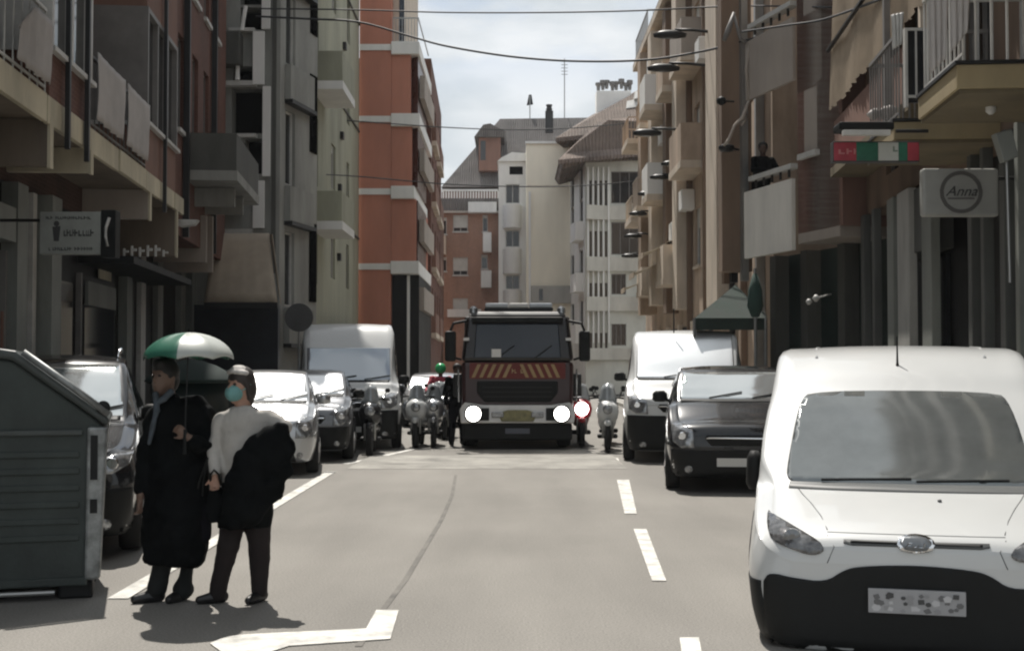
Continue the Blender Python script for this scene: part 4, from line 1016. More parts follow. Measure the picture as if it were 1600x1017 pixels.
def drape(bvh, pts, axis, name, mat, parent, off=.006, g=.05, thick=.02, side=1, mirror=False, smooth=True):
    """pts in (x,z) for axis 'y' (from the front), (y,z) for 'x' (from a side), (x,y) for 'z'"""
    bm = bmesh.new()
    def add(P2):
        vs = [bm.verts.new((p[0], p[1], 0)) for p in P2]; bm.faces.new(vs)
    add(pts)
    if mirror: add([(-p[0], p[1]) for p in pts][::-1])
    bmesh.ops.triangulate(bm, faces=bm.faces[:])
    for ax in (0, 1):
        lo = min(v.co[ax] for v in bm.verts); hi = max(v.co[ax] for v in bm.verts)
        c = math.floor(lo/g)*g+g
        while c < hi:
            nrm = (1, 0, 0) if ax == 0 else (0, 1, 0); co = (c, 0, 0) if ax == 0 else (0, c, 0)
            bmesh.ops.bisect_plane(bm, geom=bm.verts[:]+bm.edges[:]+bm.faces[:], plane_co=co, plane_no=nrm, dist=1e-5); c += g
    for v in bm.verts:
        a, b = v.co.x, v.co.y
        if axis == 'y': o_, d_ = Vector((a, -3, b)), Vector((0, 1, 0))
        elif axis == 'x': o_, d_ = Vector((4*side, a, b)), Vector((-side, 0, 0))
        elif axis == 'r': o_, d_ = Vector((a, 12, b)), Vector((0, -1, 0))
        else: o_, d_ = Vector((a, b, 5)), Vector((0, 0, -1))
        h, nn, i, dist = bvh.ray_cast(o_, d_)
        if h is None:
            h, nn, i, dist = bvh.find_nearest(o_+d_*3)
        if nn.dot(d_) > 0: nn = -nn
        v.co = h+nn*off
    bmesh.ops.recalc_face_normals(bm, faces=bm.faces)
    f = bm.faces[0]; dd = {'y': Vector((0, -1, 0)), 'x': Vector((side, 0, 0)), 'z': Vector((0, 0, 1)), 'r': Vector((0, 1, 0))}[axis]
    av = sum((q.normal*q.calc_area() for q in bm.faces), Vector())
    if av.dot(dd) < 0: bmesh.ops.reverse_faces(bm, faces=bm.faces[:])
    o = bm_obj(bm, name, mat, parent, smooth)
    sm = o.modifiers.new('t', 'SOLIDIFY'); sm.thickness = thick; sm.offset = -1
    return o
def wheel(parent, x, y, r, wd=.2, steer=0):
    w_ = bpy.data.objects.new('wheel', None)
    t = MB().lathe([(r*.62, -wd/2), (r*.93, -wd/2), (r, -wd/2+.03), (r, wd/2-.03), (r*.93, wd/2), (r*.62, wd/2)], (0, 0, 0), 'x', 28).build('wheel', rubber, parent, smooth=True)
    t.location = (x, y, r); t.rotation_euler = (0, 0, steer)
    mb = MB(); sg = 1 if x > 0 else -1
    mb.lathe([(r*.6, -.01), (r*.62, .012), (r*.5, .02)], (sg*wd*.36, 0, 0), 'x', 24); mb.lathe([(r*.12, 0), (r*.12, .03)], (sg*wd*.4, 0, 0), 'x', 12)
    for k in range(5):
        a = 2*math.pi*k/5; mb.tube([(sg*wd*.44, r*.1*math.cos(a), r*.1*math.sin(a)), (sg*wd*.42, r*.56*math.cos(a), r*.56*math.sin(a))], [.03, .022], 6)
    mb.build('rim', rim_m, t)
    return t
def stations(L_, W, H, zh, yc, zc, yr, zg, tail, roofw=.78, zb=.2):
    h = W/2
    return [(0, zb+.10, h*.62, h*.70, h*.62, zh-.16, h*.52, zh-.11, zh-.09),
            (.05, zb+.02, h*.78, h*.86, h*.76, zh-.10, h*.64, zh-.05, zh-.02),
            (.16, zb, h*.87, h*.95, h*.87, zh-.05, h*.74, zh, zh+.03),
            (.42, zb, h*.92, h*.995, h*.94, zh, h*.82, zh+.05, zh+.09),
            (yc*.8, zb, h*.94, h, h*.96, zc-.09, h*.84, zc-.03, zc),
            (yc, zb, h*.94, h, h*.965, zc-.05, h*.84, zc+.01, zc+.04),
            (yc+(yr-yc)*.35, zb, h*.94, h, h*.965, zg, h*.85, zc+(H-zc)*.40, zc+(H-zc)*.45),
            (yc+(yr-yc)*.75, zb, h*.94, h, h*.965, zg+.01, h*(roofw+.02), zc+(H-zc)*.80, zc+(H-zc)*.86),
            (yr, zb, h*.94, h, h*.965, zg+.02, h*roofw, H-.085, H-.03),
            (yr+.35, zb, h*.94, h, h*.965, zg+.03, h*roofw, H-.05, H),
            (L_*.68, zb, h*.94, h, h*.965, zg+.05, h*roofw*.99, H-.06, H-.005),
            (L_-tail, zb, h*.94, h, h*.96, zg+.08, h*roofw*.97, H-.10, H-.05),
            (L_-tail*.25, zb+.03, h*.92, h*.97, h*.93, zg+.08, h*.78, zg+(H-zg)*.35, zg+(H-zg)*.4),
            (L_, zb+.10, h*.84, h*.9, h*.84, zg-.05, h*.7, zg, zg+.03)]
def car(name, cat, label, loc, rz, L_, W, H, paint, zh=.78, yc=1.0, zc=.98, yr=1.95, zg=.95, tail=.55, roofw=.78, lamp='std', grille=None, bumper='paint', rails=False, plate=True, wr=.31, wsbase=None, mirrors=True, glassm=None, vandoor=False, lampc=None, wtop=None):
    t = thing(name, label, cat, loc, rz, None)
    bm = loft(stations(L_, W, H, zh, yc, zc, yr, zg, tail, roofw)); bvh = BVHTree.FromBMesh(bm)
    bm_obj(bm, 'body', paint, t); bm.free(); h = W/2
    zt_ = wtop or H-.10
    ws = [(-h*.80, zc+.05), (h*.80, zc+.05), (h*.80, zc+.12), (h*(roofw-.07), zt_), (-h*(roofw-.07), zt_), (-h*.80, zc+.12)]
    drape(bvh, ws, 'y', 'windscreen', glassm or screen, t, .006)
    wp = MB()
    drape(bvh, [(-h*.78, zc+.015), (h*.78, zc+.015), (h*.78, zc+.05), (-h*.78, zc+.05)], 'y', 'cowl', black, t, .008)
    for sx in (-.35, .3):
        hp = bvh.ray_cast(Vector((sx*h, -3, zc+.06)), Vector((0, 1, 0)))[0]; hq = bvh.ray_cast(Vector(((sx+.5)*h, -3, zc+.14)), Vector((0, 1, 0)))[0]
        if hp and hq: MB().tube([hp+Vector((0, -.02, .01)), hq+Vector((0, -.02, .01))], .01, 5).build('wiper', black, t)
    # lamps
    lm_ = lampc or lamp_gl
    lp = {'std': [(.52, zh-.20), (.74, zh-.20), (.90, zh-.12), (.93, zh-.02), (.80, zh-.03), (.56, zh-.10)],
          'tall': [(.60, zh-.30), (.78, zh-.30), (.90, zh-.22), (.92, zh+.0), (.80, zh+.02), (.62, zh-.06)],
          'round': [(.62+.14*math.cos(a*.5236), zh-.14+.12*math.sin(a*.5236)) for a in range(12)]}[lamp]
    for sg in (1, -1):
        pp = [(sg*p[0]*h, p[1]) for p in lp]
        hl = drape(bvh, pp if sg > 0 else pp[::-1], 'y', 'headlight', lm_, t, .012, g=.03)
        c_ = (sum(p[0] for p in pp)/len(pp), sum(p[1] for p in pp)/len(pp))
        hit = bvh.ray_cast(Vector((c_[0], -3, c_[1])), Vector((0, 1, 0)))[0]
        if hit: MB().lathe([(.045, -.012), (.055, 0), (.055, .03)], hit+Vector((0, -.018, 0)), 'y', 14).build('reflector', chrome, hl)
    # grille and lower intake
    gz = zh-.20
    drape(bvh, [(-.45*h, gz+.02), (-.36*h, gz-.07), (.36*h, gz-.07), (.45*h, gz+.02), (.42*h, gz+.07), (-.42*h, gz+.07)], 'y', 'grille', black, t, .010)
    drape(bvh, [(-.43*h, gz+.02), (.43*h, gz+.02), (.43*h, gz+.04), (-.43*h, gz+.04)], 'y', 'grille_bar', chrome, t, .018, thick=.02)
    bz = .22
    if bumper == 'black': lowp = [(-.93*h, bz), (.93*h, bz), (.93*h, gz-.12), (.5*h, gz-.13), (-.5*h, gz-.13), (-.93*h, gz-.12)]
    else: lowp = [(-.62*h, bz), (.62*h, bz), (.56*h, bz+.17), (-.56*h, bz+.17)]
    drape(bvh, lowp, 'y', 'lower_bumper', black, t, .009)
    for sg in (1, -1):
        drape(bvh, [(sg*h*(.68+.06*math.cos(a*.7854)), bz+.10+.05*math.sin(a*.7854)) for a in range(8)][::sg], 'y', 'fog_light', lamp_gl, t, .016, g=.03)
    if plate:
        q = bvh.ray_cast(Vector((0, -3, bz+.2)), Vector((0, 1, 0)))[0]
        MB().box(-.26, .26, q.y-.035, q.y-.015, bz+.14, bz+.25).build('number_plate', plate_m, t)
    # side glass, arches, wheels, handles
    for sg in (1, -1):
        zz0, zz1 = zg+.04, H-.13
        y0, y1 = yc+.28, (L_-tail*.6 if not vandoor else yr+.9)
        sp = [(y0, zz0), (y1, zz0+.02), (y1-.18, zz1), (yr+.02, zz1), (y0+(yr-y0)*.55, zz0+(zz1-zz0)*.62)]
        drape(bvh, sp, 'x', 'side_window', side_gl, t, .006, g=.12, side=sg)
        for fy in ((y0+(y1-y0)*.52),) : drape(bvh, [(fy, zz0), (fy+.07, zz0), (fy+.07, zz1-.01), (fy, zz1-.01)], 'x', 'door_pillar', black, t, .012, g=.2, side=sg)
        for wy in (.78, L_-.82):
            ar = [(wy+(wr+.07)*math.cos(a*math.pi/12), wr+(wr+.07)*math.sin(a*math.pi/12)) for a in range(13)]+[(wy-wr-.07, .16), (wy+wr+.07, .16)]
            drape(bvh, ar, 'x', 'wheel_arch', black, t, .004, g=.12, side=sg)
            wheel(t, sg*(h-.085), wy, wr)
        drape(bvh, [(yc+.25, zg-.35), (L_-1.3, zg-.35), (L_-1.3, zg-.31), (yc+.25, zg-.31)], 'x', 'side_moulding', black, t, .008, g=.2, side=sg)
        if mirrors:
            mb = MB(); q = Vector((sg*(h+.09), yc+.42, zg+.12)); mb.rings([(q.x, q.y, q.z-.07, .07, .05), (q.x, q.y, q.z-.04, .11, .07), (q.x, q.y, q.z+.05, .105, .07), (q.x, q.y, q.z+.09, .06, .05)], 14); mb.tube([q-Vector((sg*.05, 0, .03)), q-Vector((sg*.16, -.02, .06))], .025); mb.build('mirror', paint if bumper != 'black' else black, t, smooth=True)
    drape(bvh, [(-.62*h, zg+.08), (.62*h, zg+.08), (.56*h, H-.15), (-.56*h, H-.15)], 'r', 'rear_window', side_gl, t, .006)
    for sg in (1, -1): drape(bvh, [(sg*.72*h, zg-.2), (sg*.86*h, zg-.2), (sg*.84*h, zg+.02), (sg*.72*h, zg+.02)], 'r', 'tail_light', M('tail_red', (.3, .02, .02), .2), t, .01)
    if rails:
        for sg in (1, -1): MB().tube([(sg*h*roofw*.88, yr+.2, H-.03), (sg*h*roofw*.9, yr+.35, H+.055), (sg*h*roofw*.9, L_-tail-.3, H+.04), (sg*h*roofw*.88, L_-tail-.1, H-.06)], .022).build('roof_rail', chrome, t, smooth=True)
    return t, bvh

def yaw(dx): return -math.atan(dx)
# --- hero: white compact van facing the camera
VD = 7.47; vc = (2.345, VD); vyaw = yaw(.262)
def chaik(L_, n=2, closed=False):
    for _ in range(n):
        o = [] if closed else [L_[0]]
        for i in range(len(L_) if closed else len(L_)-1):
            a, b = L_[i], L_[(i+1) % len(L_)]
            o += [(a[0]*.75+b[0]*.25, a[1]*.75+b[1]*.25), (a[0]*.25+b[0]*.75, a[1]*.25+b[1]*.75)]
        if not closed: o.append(L_[-1])
        L_ = o
    return L_
t = thing('compact_van', 'nearest white van on the right, with black lower bumper and blurred plate', 'van', (vc[0], vc[1], 0), vyaw)
h = .925
vst = [(0, .24, .62, .70, .66, .50, .60, .60, .625),
       (.035, .15, .74, .80, .76, .54, .68, .63, .665),
       (.10, .12, .82, .87, .83, .59, .74, .665, .70),
       (.24, .11, .87, .915, .875, .66, .78, .71, .755),
       (.50, .11, .90, .93, .905, .74, .80, .78, .83),
       (.80, .11, .90, .935, .915, .81, .81, .86, .90),
       (.92, .11, .90, .935, .92, .86, .82, .90, .935),
       (1.15, .11, .90, .935, .92, .90, .83, 1.06, 1.10),
       (1.50, .11, .90, .935, .92, .93, .82, 1.30, 1.36),
       (1.74, .11, .90, .935, .92, .94, .80, 1.45, 1.52),
       (1.95, .11, .90, .935, .92, .95, .785, 1.58, 1.655),
       (2.25, .11, .90, .935, .92, .96, .78, 1.70, 1.78),
       (2.7, .11, .90, .935, .92, .97, .78, 1.745, 1.835),
       (3.6, .11, .90, .935, .92, .98, .78, 1.75, 1.845),
       (4.25, .11, .90, .93, .91, .98, .77, 1.72, 1.80),
       (4.38, .2, .86, .89, .88, .98, .74, 1.60, 1.66)]
vst = [(r[0], (.03 if r[0] == 0 else .005) if r[0] < .95 else .09, r[2]*1.05, r[3]*1.055, r[4]*1.055, r[5], r[6]*(1.05 if r[0] < 1 else 1.15), r[7]+(.045 if r[0] > 1.9 else .02 if r[0] > 1.2 else 0), r[8]) for r in vst]
bm = loft(vst, 6); vb = BVHTree.FromBMesh(bm); bm_obj(bm, 'body', paint_w, t); bm.free()
bpy.context.view_layer.update()
Mi = (Matrix.Translation(t.location) @ Matrix.Rotation(vyaw, 4, 'Z')).inverted()
def vpx(px, py):      # where a sight line meets the van's own surface, as local (x, z)
    a, b = ray(px, py); o_ = Mi @ Vector((0, 0, CH)); d_ = ((Mi.to_3x3()) @ Vector((a, 1, b))).normalized()
    hh = vb.ray_cast(o_, d_)[0]
    if hh is None: hh = vb.find_nearest(o_+d_*8)[0]
    return (hh.x, hh.z)
scn_van = M('windscreen_van', (.20, .215, .215), .08, .5, ior=2.0, var=.12, scale=3)
bl = vpx(1229, 750); tl = vpx(1250, 618); bm_ = vpx(1420, 757); tm = vpx(1420, 611)
drape(vb, chaik([(bl[0], bl[1]), (bl[0]+.10, bm_[1]-.0), (-bl[0]-.10, bm_[1]), (-bl[0], bl[1]), (-bl[0], bl[1]+.10), (-tl[0], tl[1]-.04), (-tl[0]-.08, tm[1]), (tl[0]+.08, tm[1]), (tl[0], tl[1]-.04), (bl[0], bl[1]+.10)], 2, True), 'y', 'windscreen', scn_van, t, .005, g=.05)
rim = M('seal', (.08, .085, .085), .5, var=0)
drape(vb, [(bl[0]+.02, bm_[1]-.035), (-bl[0]-.02, bm_[1]-.035), (-bl[0]-.02, bm_[1]), (bl[0]+.02, bm_[1])], 'y', 'cowl', rim, t, .004)
gr = [vpx(1318, 843), vpx(1538, 843), vpx(1533, 859), vpx(1325, 859)]
gw = abs(gr[0][0]); g1, g0 = gr[0][1], gr[2][1]
gb = drape(vb, [(-gw, g0+.01), (-gw+.05, g0), (gw-.05, g0), (gw, g0+.01), (gw, g1), (-gw, g1)], 'y', 'grille', rim, t, .009, g=.04)
drape(vb, [(-gw+.04, (g0+g1)/2-.004), (gw-.04, (g0+g1)/2-.004), (gw-.04, (g0+g1)/2+.006), (-gw+.04, (g0+g1)/2+.006)], 'y', 'grille_bar', black, t, .014)
drape(vb, [(.105*math.cos(a*math.pi/12), (g0+g1)/2+.042*math.sin(a*math.pi/12)) for a in range(24)], 'y', 'badge', chrome, t, .022, g=.03)
drape(vb, [(.088*math.cos(a*math.pi/12), (g0+g1)/2+.031*math.sin(a*math.pi/12)) for a in range(24)], 'y', 'badge_field', M('badge_grey', (.16, .17, .18), .3, .5, var=0), t, .027, g=.03)
# script on the oval: a slanting stroke pattern
zc_ = (g0+g1)/2
yb_ = vb.ray_cast(Vector((0, -3, zc_)), Vector((0, 1, 0)))[0].y-.034
mb = MB(); mb.tube([(-.055, yb_, zc_-.012), (-.04, yb_, zc_+.014), (-.02, yb_, zc_+.014)], .0035, 5); mb.tube([(-.05, yb_, zc_), (-.028, yb_, zc_)], .003, 5); mb.tube([(-.018, yb_, zc_-.01), (-.006, yb_, zc_), (-.012, yb_, zc_-.01), (.006, yb_, zc_-.006), (.016, yb_, zc_+.002)], .003, 5); mb.tube([(.02, yb_, zc_-.01), (.04, yb_, zc_-.01), (.05, yb_, zc_+.016)], .003, 5)
mb.build('badge_script', chrome, t)
hl = [vpx(*p) for p in ((1200, 797), (1207, 802), (1240, 822), (1280, 845), (1289, 858), (1279, 866), (1262, 866), (1232, 856), (1206, 843), (1199, 822))]
for sg in (1, -1):
    pp = [(sg*p[0], p[1]) for p in hl]
    pp = chaik(pp, 1, True)
    o = drape(vb, pp if sg > 0 else pp[::-1], 'y', 'headlight', lamp_dk, t, .010, g=.03)
    c_ = vpx(1238, 838); q = vb.ray_cast(Vector((sg*c_[0], -3, c_[1])), Vector((0, 1, 0)))[0]
    MB().lathe([(.02, -.012), (.05, -.004), (.05, .03)], q+Vector((0, -.014, 0)), 'y', 16).build('reflector', M('reflector_dim', (.22, .22, .22), .15, .6, var=0), o)
    rimp = [(p[0]+(.012 if p[0] < c_[0] else -.012)*0, p[1]) for p in pp]
# black lower bumper traced along its top line, mirrored
tp = [vpx(*p) for p in ((1171, 902), (1185, 905), (1203, 893), (1240, 902), (1290, 909), (1318, 890), (1345, 884), (1425, 882))]
tp = [(-abs(x), z) for x, z in tp]; tp[0] = (-.87, tp[1][1])
tp = [p for i, p in enumerate(tp) if i == 0 or p[0] > tp[i-1][0]]
line = tp[:-1]+[(0, tp[-1][1])]+[(-x, z) for x, z in tp[:-1][::-1]]
line = chaik(line)
drape(vb, [(-.87, .0)]+line+[(.87, .0)], 'y', 'lower_bumper', black, t, .010, g=.04)
for sg in (1, -1): drape(vb, [(.06, .0), (1.0, .0), (1.0, tp[0][1]), (.06, tp[0][1])], 'x', 'bumper_side', black, t, .008, g=.05, side=sg)
pa, pc = vpx(1353, 920), vpx(1503, 960)
zc2 = (pa[1]+pc[1])/2; yq = vb.ray_cast(Vector((0, -3, zc2)), Vector((0, 1, 0)))[0].y
pl = MB().box(-.27, .27, yq-.045, yq-.02, zc2-.065, zc2+.075).build('number_plate', M('plate_blur', (.34, .34, .35), .5, var=0), t, bevel=.004)
# the plate is pixelated in the photo: an irregular mosaic of greys
rnd = random.Random(5); shades = [M('mosaic_%s' % n_, (v_, v_, v_*1.02), .5, var=0) for n_, v_ in (('pale', .5), ('mid', .28), ('dim', .14), ('deep', .06))]
for k in range(30):
    x = -.25+.5*(k % 10+rnd.random()*.8)/10; z = zc2-.05+.11*((k//10)+rnd.random()*.6)/3; n_ = rnd.randint(4, 6); r_ = rnd.uniform(.014, .028)
    pts = [(max(-.262, min(.262, x+r_*math.cos(2*math.pi*a/n_+k))), yq-.0455-.0006*k/3, max(zc2-.06, min(zc2+.07, z+r_*.8*math.sin(2*math.pi*a/n_+k)))) for a in range(n_)]
    MB().prism(pts, (0, .0006, 0)).build('plate_tile', shades[rnd.randint(0, 3)], pl)
# creases of the bonnet
for sg in (1, -1):
    mb = MB(); pts = []
    for x, y in ((.50, .12), (.54, .3), (.60, .5), (.66, .68), (.70, .82)):
        q = vb.ray_cast(Vector((sg*x, y, 4)), Vector((0, 0, -1)))[0]; pts.append(q+Vector((0, 0, -.001)))
    mb.tube(pts, .004, 6); mb.build('bonnet_seam', rim, t, smooth=True)
    mb = MB(); pts = [vb.ray_cast(Vector((sg*x, y, 4)), Vector((0, 0, -1)))[0]+Vector((0, 0, 0)) for x, y in ((.60, 2.15), (.61, 2.6), (.61, 3.3), (.6, 4.0))]; mb.tube(pts, .012, 6); mb.build('roof_channel', paint_w, t, smooth=True)
for sg in (1, -1):
    pts = [vb.ray_cast(Vector((sg*x, -3, z)), Vector((0, 1, 0)))[0] for x, z in ((.50, g1+.02), (.46, g0-.01), (.50, .52))]; MB().tube([p for p in pts if p], .003, 6).build('bumper_seam', rim, t, smooth=True)
pts = [vb.ray_cast(Vector((x, -3, g1+.035)), Vector((0, 1, 0)))[0] for x in [-.5+.05*k for k in range(21)]]; MB().tube([p for p in pts if p], .003, 6).build('bonnet_edge', rim, t, smooth=True)
q = vb.ray_cast(Vector((-.02, 2.0, 4)), Vector((0, 0, -1)))[0]
MB().tube([q+Vector((0, 0, -.02)), q+Vector((0, .02, .03)), q+Vector((0, .05, .22))], [.016, .008, .004], 8).build('aerial', black, t)
q = vb.ray_cast(Vector((.17, .55, 4)), Vector((0, 0, -1)))[0]; MB().lathe([(.014, -.01), (.012, .012), (.004, .016)], q, 'z', 10).build('washer_jet', rim, t)
for sg in (1, -1):
    for x0_, x1_, z_ in ((.05, .62, 0), (-.55, 0.02, 0)):
        p0_ = vb.ray_cast(Vector((x0_, -3, bm_[1]+.01)), Vector((0, 1, 0)))[0]; p1_ = vb.ray_cast(Vector((x1_, -3, bm_[1]+.025)), Vector((0, 1, 0)))[0]
        if sg == 1: MB().tube([p0_+Vector((0, -.015, .01)), p1_+Vector((0, -.015, .01))], .008, 5).build('wiper', black, t)
    drape(vb, [(1.35, 1.0), (2.35, 1.0), (2.35, 1.52), (2.05, 1.52), (1.6, 1.28)], 'x', 'side_window', side_gl, t, .006, g=.1, side=sg)
    for wy in (.80, 3.55):
        ar = [(wy+.40*math.cos(a*math.pi/12), .33+.40*math.sin(a*math.pi/12)) for a in range(13)]+[(wy-.40, .14), (wy+.40, .14)]
        drape(vb, ar, 'x', 'wheel_arch', black, t, .006, g=.12, side=sg); wheel(t, sg*.85, wy, .33, .21)
    mb = MB(); q = Vector((sg*1.02, 1.45, .93)); mb.rings([(q.x, q.y, q.z-.12, .04, .05), (q.x, q.y, q.z-.08, .06, .08), (q.x, q.y, q.z+.1, .055, .08), (q.x, q.y, q.z+.15, .03, .05)], 14); mb.tube([q, q-Vector((sg*.1, 0, .05))], .03)
    m_ = mb.build('mirror', black if sg < 0 else paint_w, t, smooth=True)
drape(vb, [(-.6, 1.1), (.6, 1.1), (.55, 1.55), (-.55, 1.55)], 'r', 'rear_window', side_gl, t, .006)

# --- parked cars, right side
car('parked_hatchback', 'car', 'small black car with glossy sunlit windscreen, parked just behind the nearest white van', (2.96, 16.9, 0), yaw(.12), 4.0, 1.84, 1.69, paint_k, zh=.90, yc=1.0, zc=1.17, yr=1.85, zg=1.12, lamp='tall', bumper='black', roofw=.80)
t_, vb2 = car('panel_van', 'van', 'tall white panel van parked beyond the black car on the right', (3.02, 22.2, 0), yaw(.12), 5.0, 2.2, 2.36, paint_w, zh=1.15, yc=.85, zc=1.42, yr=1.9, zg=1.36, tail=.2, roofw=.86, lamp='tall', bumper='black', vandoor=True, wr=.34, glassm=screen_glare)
MB().tube([(-.2, 1.6, 2.3), (-.2, 1.72, 2.75)], .012).build('aerial', black, t_)
# --- left side
car('parked_suv', 'car', 'dark car with roof rails and bright windscreen, parked right behind the refuse container', (-4.08, 10.9, 0), yaw(-.27), 3.9, 1.76, 1.80, paint_k, zh=.95, yc=1.05, zc=1.16, yr=1.95, zg=1.10, lamp='std', bumper='black', rails=True, roofw=.80, wr=.34)
car('parked_car', 'car', 'white car half hidden between the dark railed car and the long black coat', (-5.15, 15.0, 0), yaw(-.27), 3.4, 1.6, 1.62, paint_w, zh=.82, yc=.9, zc=1.0, yr=1.7, zg=.98, tail=.45)
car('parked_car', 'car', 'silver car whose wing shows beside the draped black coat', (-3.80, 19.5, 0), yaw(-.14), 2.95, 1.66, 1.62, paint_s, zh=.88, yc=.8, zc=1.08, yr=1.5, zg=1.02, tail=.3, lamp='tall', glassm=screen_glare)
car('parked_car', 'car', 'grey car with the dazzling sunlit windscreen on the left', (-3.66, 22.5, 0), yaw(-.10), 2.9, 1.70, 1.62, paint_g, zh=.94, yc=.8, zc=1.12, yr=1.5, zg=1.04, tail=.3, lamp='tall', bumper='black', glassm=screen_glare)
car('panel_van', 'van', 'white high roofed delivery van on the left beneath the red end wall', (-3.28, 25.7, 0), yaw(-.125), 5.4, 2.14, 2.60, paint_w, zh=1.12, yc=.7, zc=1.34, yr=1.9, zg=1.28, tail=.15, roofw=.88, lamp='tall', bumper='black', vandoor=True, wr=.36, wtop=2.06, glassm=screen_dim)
car('parked_car', 'car', 'grey car far down the left side behind the motorcycles', (-2.2, 35.0, 0), yaw(.0), 4.2, 1.72, 1.5, paint_g, lamp='std')

# --- fire engine
Yt = 25.9
t = thing('fire_engine', 'dark red fire engine with lit headlights and yellow chevrons, mid road', 'fire engine', (.11, Yt, 0), 0)
t.scale = (.95, 1, .955); redp = M('paint_fire', (.032, .007, .006), .3, kind='paint', var=.06, coat=.2); redd = M('paint_fire_dark', (.008, .005, .005), .35, kind='paint', var=.06, coat=.3)
hz = lambda py: CH+(572-py)/73.5
mb = MB(); pr = [(-1.2, .0), (-1.2, .06), (-1.14, .0)]
def cabprism(z0, z1, w0, w1, y0, y1, dep, name, mat, par=t, bev=.04):
    mb = MB(); mb.hexa([(-w0, y0, z0), (w0, y0, z0), (w0, dep, z0), (-w0, dep, z0), (-w1, y1, z1), (w1, y1, z1), (w1, dep, z1), (-w1, dep, z1)]); return mb.build(name, mat, par, bevel=bev, smooth=False)
cabprism(.55, 1.86, 1.19, 1.20, 0, .02, 2.2, 'cab', redp, bev=.09)
cabprism(1.86, 2.83, 1.20, 1.10, .02, .20, 2.2, 'cab_upper', redd, bev=.08)
cabprism(2.832, 2.93, 1.06, .98, .24, .34, 2.1, 'roof', M('roof_grey', (.08, .08, .08), .5, var=.1), bev=.04)
MB().box(-1.22, 1.22, 2.3, 7.5, .6, 2.9).build('equipment_body', redd, t, bevel=.05)
MB().box(-1.1, 1.1, 2.2, 2.3, .6, 2.7).build('gap_panel', black, t)
mb = MB(); mb.hexa([(-.93, -.015, 1.93), (.93, -.015, 1.93), (.93, .06, 1.93), (-.93, .06, 1.93), (-.88, .135, 2.66), (.88, .135, 2.66), (.88, .2, 2.66), (-.88, .2, 2.66)])
mb.build('windscreen', M('windscreen_truck', (.010, .016, .028), .05, ior=1.5, var=0), t, bevel=.02)
MB().box(-.98, .98, .03, .12, 2.69, 2.80).build('visor', black, t, bevel=.02)
for sx in (-.45, .35): MB().tube([(sx, -.03, 1.92), (sx+.38, .015, 2.2)], .012, 5).build('wiper', black, t)
MB().box(-.55, -.35, -.04, -.02, 1.95, 2.12).build('dash_light', whitew, t)
# chevrons
mb1 = MB(); mb2 = MB()
zb_, zt2 = 1.52, 1.80; x = -1.0
base = MB().box(-1.02, 1.02, -.012, -.002, 1.49, 1.83).build('chevron_board', M('chevron_red', (.14, .02, .015), .5, var=.1), t)
for k in range(12):
    sg = -1 if k < 6 else 1; x0 = -.98+k*.165; sl = .13 if k < 6 else -.13
    if k in (5, 6): continue
    MB().prism([(x0, -.013, zb_), (x0+.075, -.013, zb_), (x0+.075+sl, -.013, zt2), (x0+sl, -.013, zt2)], (0, -.006, 0)).build('chevron', M('chevron_yellow', (.36, .25, .12), .5, var=.1), t)
strokes(1.66, .1, -.12, .14, .06, m=M('chev_letter', (.4, .3, .15), .5), yy=-.02, par=t)
MB().prism([(-.86, -.03, 1.44), (.86, -.03, 1.44), (.86, -.03, 1.2), (.7, -.03, 1.0), (-.7, -.03, 1.0), (-.86, -.03, 1.2)], (0, .08, 0)).build('grille', black, t, bevel=.03)
mb = MB()
for z in (1.1, 1.2, 1.3): mb.box(-.74, .74, -.045, -.03, z, z+.025)
mb.build('grille_bar', metal_d, t)
bmp = M('bumper_silver', (.66, .64, .61), .4, .25, var=.1)
MB().prism([(-1.2, -.16, .56), (1.2, -.16, .56), (1.23, -.1, .84), (1.12, -.1, 1.0), (.72, -.08, .94), (-.72, -.08, .94), (-1.12, -.1, 1.0), (-1.23, -.1, .84)], (0, .3, 0)).build('bumper', bmp, t, bevel=.03)
for sg in (1, -1):
    mb = MB().lathe([(.17, 0), (.19, .03), (.17, .1)], (sg*.93, -.23, .76), 'y', 24); rg = mb.build('headlight', metal_d, t, smooth=True)
    MB().lathe([(.02, -.06), (.11, -.05), (.165, 0)], (sg*.93, -.225, .76), 'y', 24).build('lens', M('headlamp_lit', (1, .97, .9), .3, emit=9, var=0), rg, smooth=True)
    MB().box(sg*.70-.1, sg*.70+.1, -.18, -.155, .62, .88).build('lamp_housing', black, t, bevel=.02)
    MB().box(sg*.42-.13, sg*.42+.13, -.2, -.165, .68, .80).build('fog_light', lamp_gl, t, bevel=.02)
    # mirrors
    mb = MB(); mb.box(sg*1.42-.12, sg*1.42+.12, -.22, -.08, 1.86, 2.5); mb.build('mirror', black, t, bevel=.05)
    MB().tube([(sg*1.1, .1, 2.72), (sg*1.36, -.1, 2.66), (sg*1.42, -.14, 2.5)], .03).build('mirror_arm', black, t)
    MB().tube([(sg*1.2, .02, 1.9), (sg*1.38, -.1, 1.95)], .025).build('mirror_arm', black, t)
    MB().box(sg*1.28-.1, sg*1.28+.1, .25, .38, 1.1, 1.6).build('side_mirror', metal_d, t, bevel=.04)
    MB().tube([(sg*1.25, -.02, 1.0), (sg*1.26, -.02, 1.7)], .02).build('grab_rail', chrome, t)
    MB().box(sg*1.09-.06, sg*1.09+.06, -.03, .05, 2.3, 2.36).build('marker_lamp', whitew, t)
    for wy in (1.3, 5.6): wheel(t, sg*1.03, wy, .5, .3)
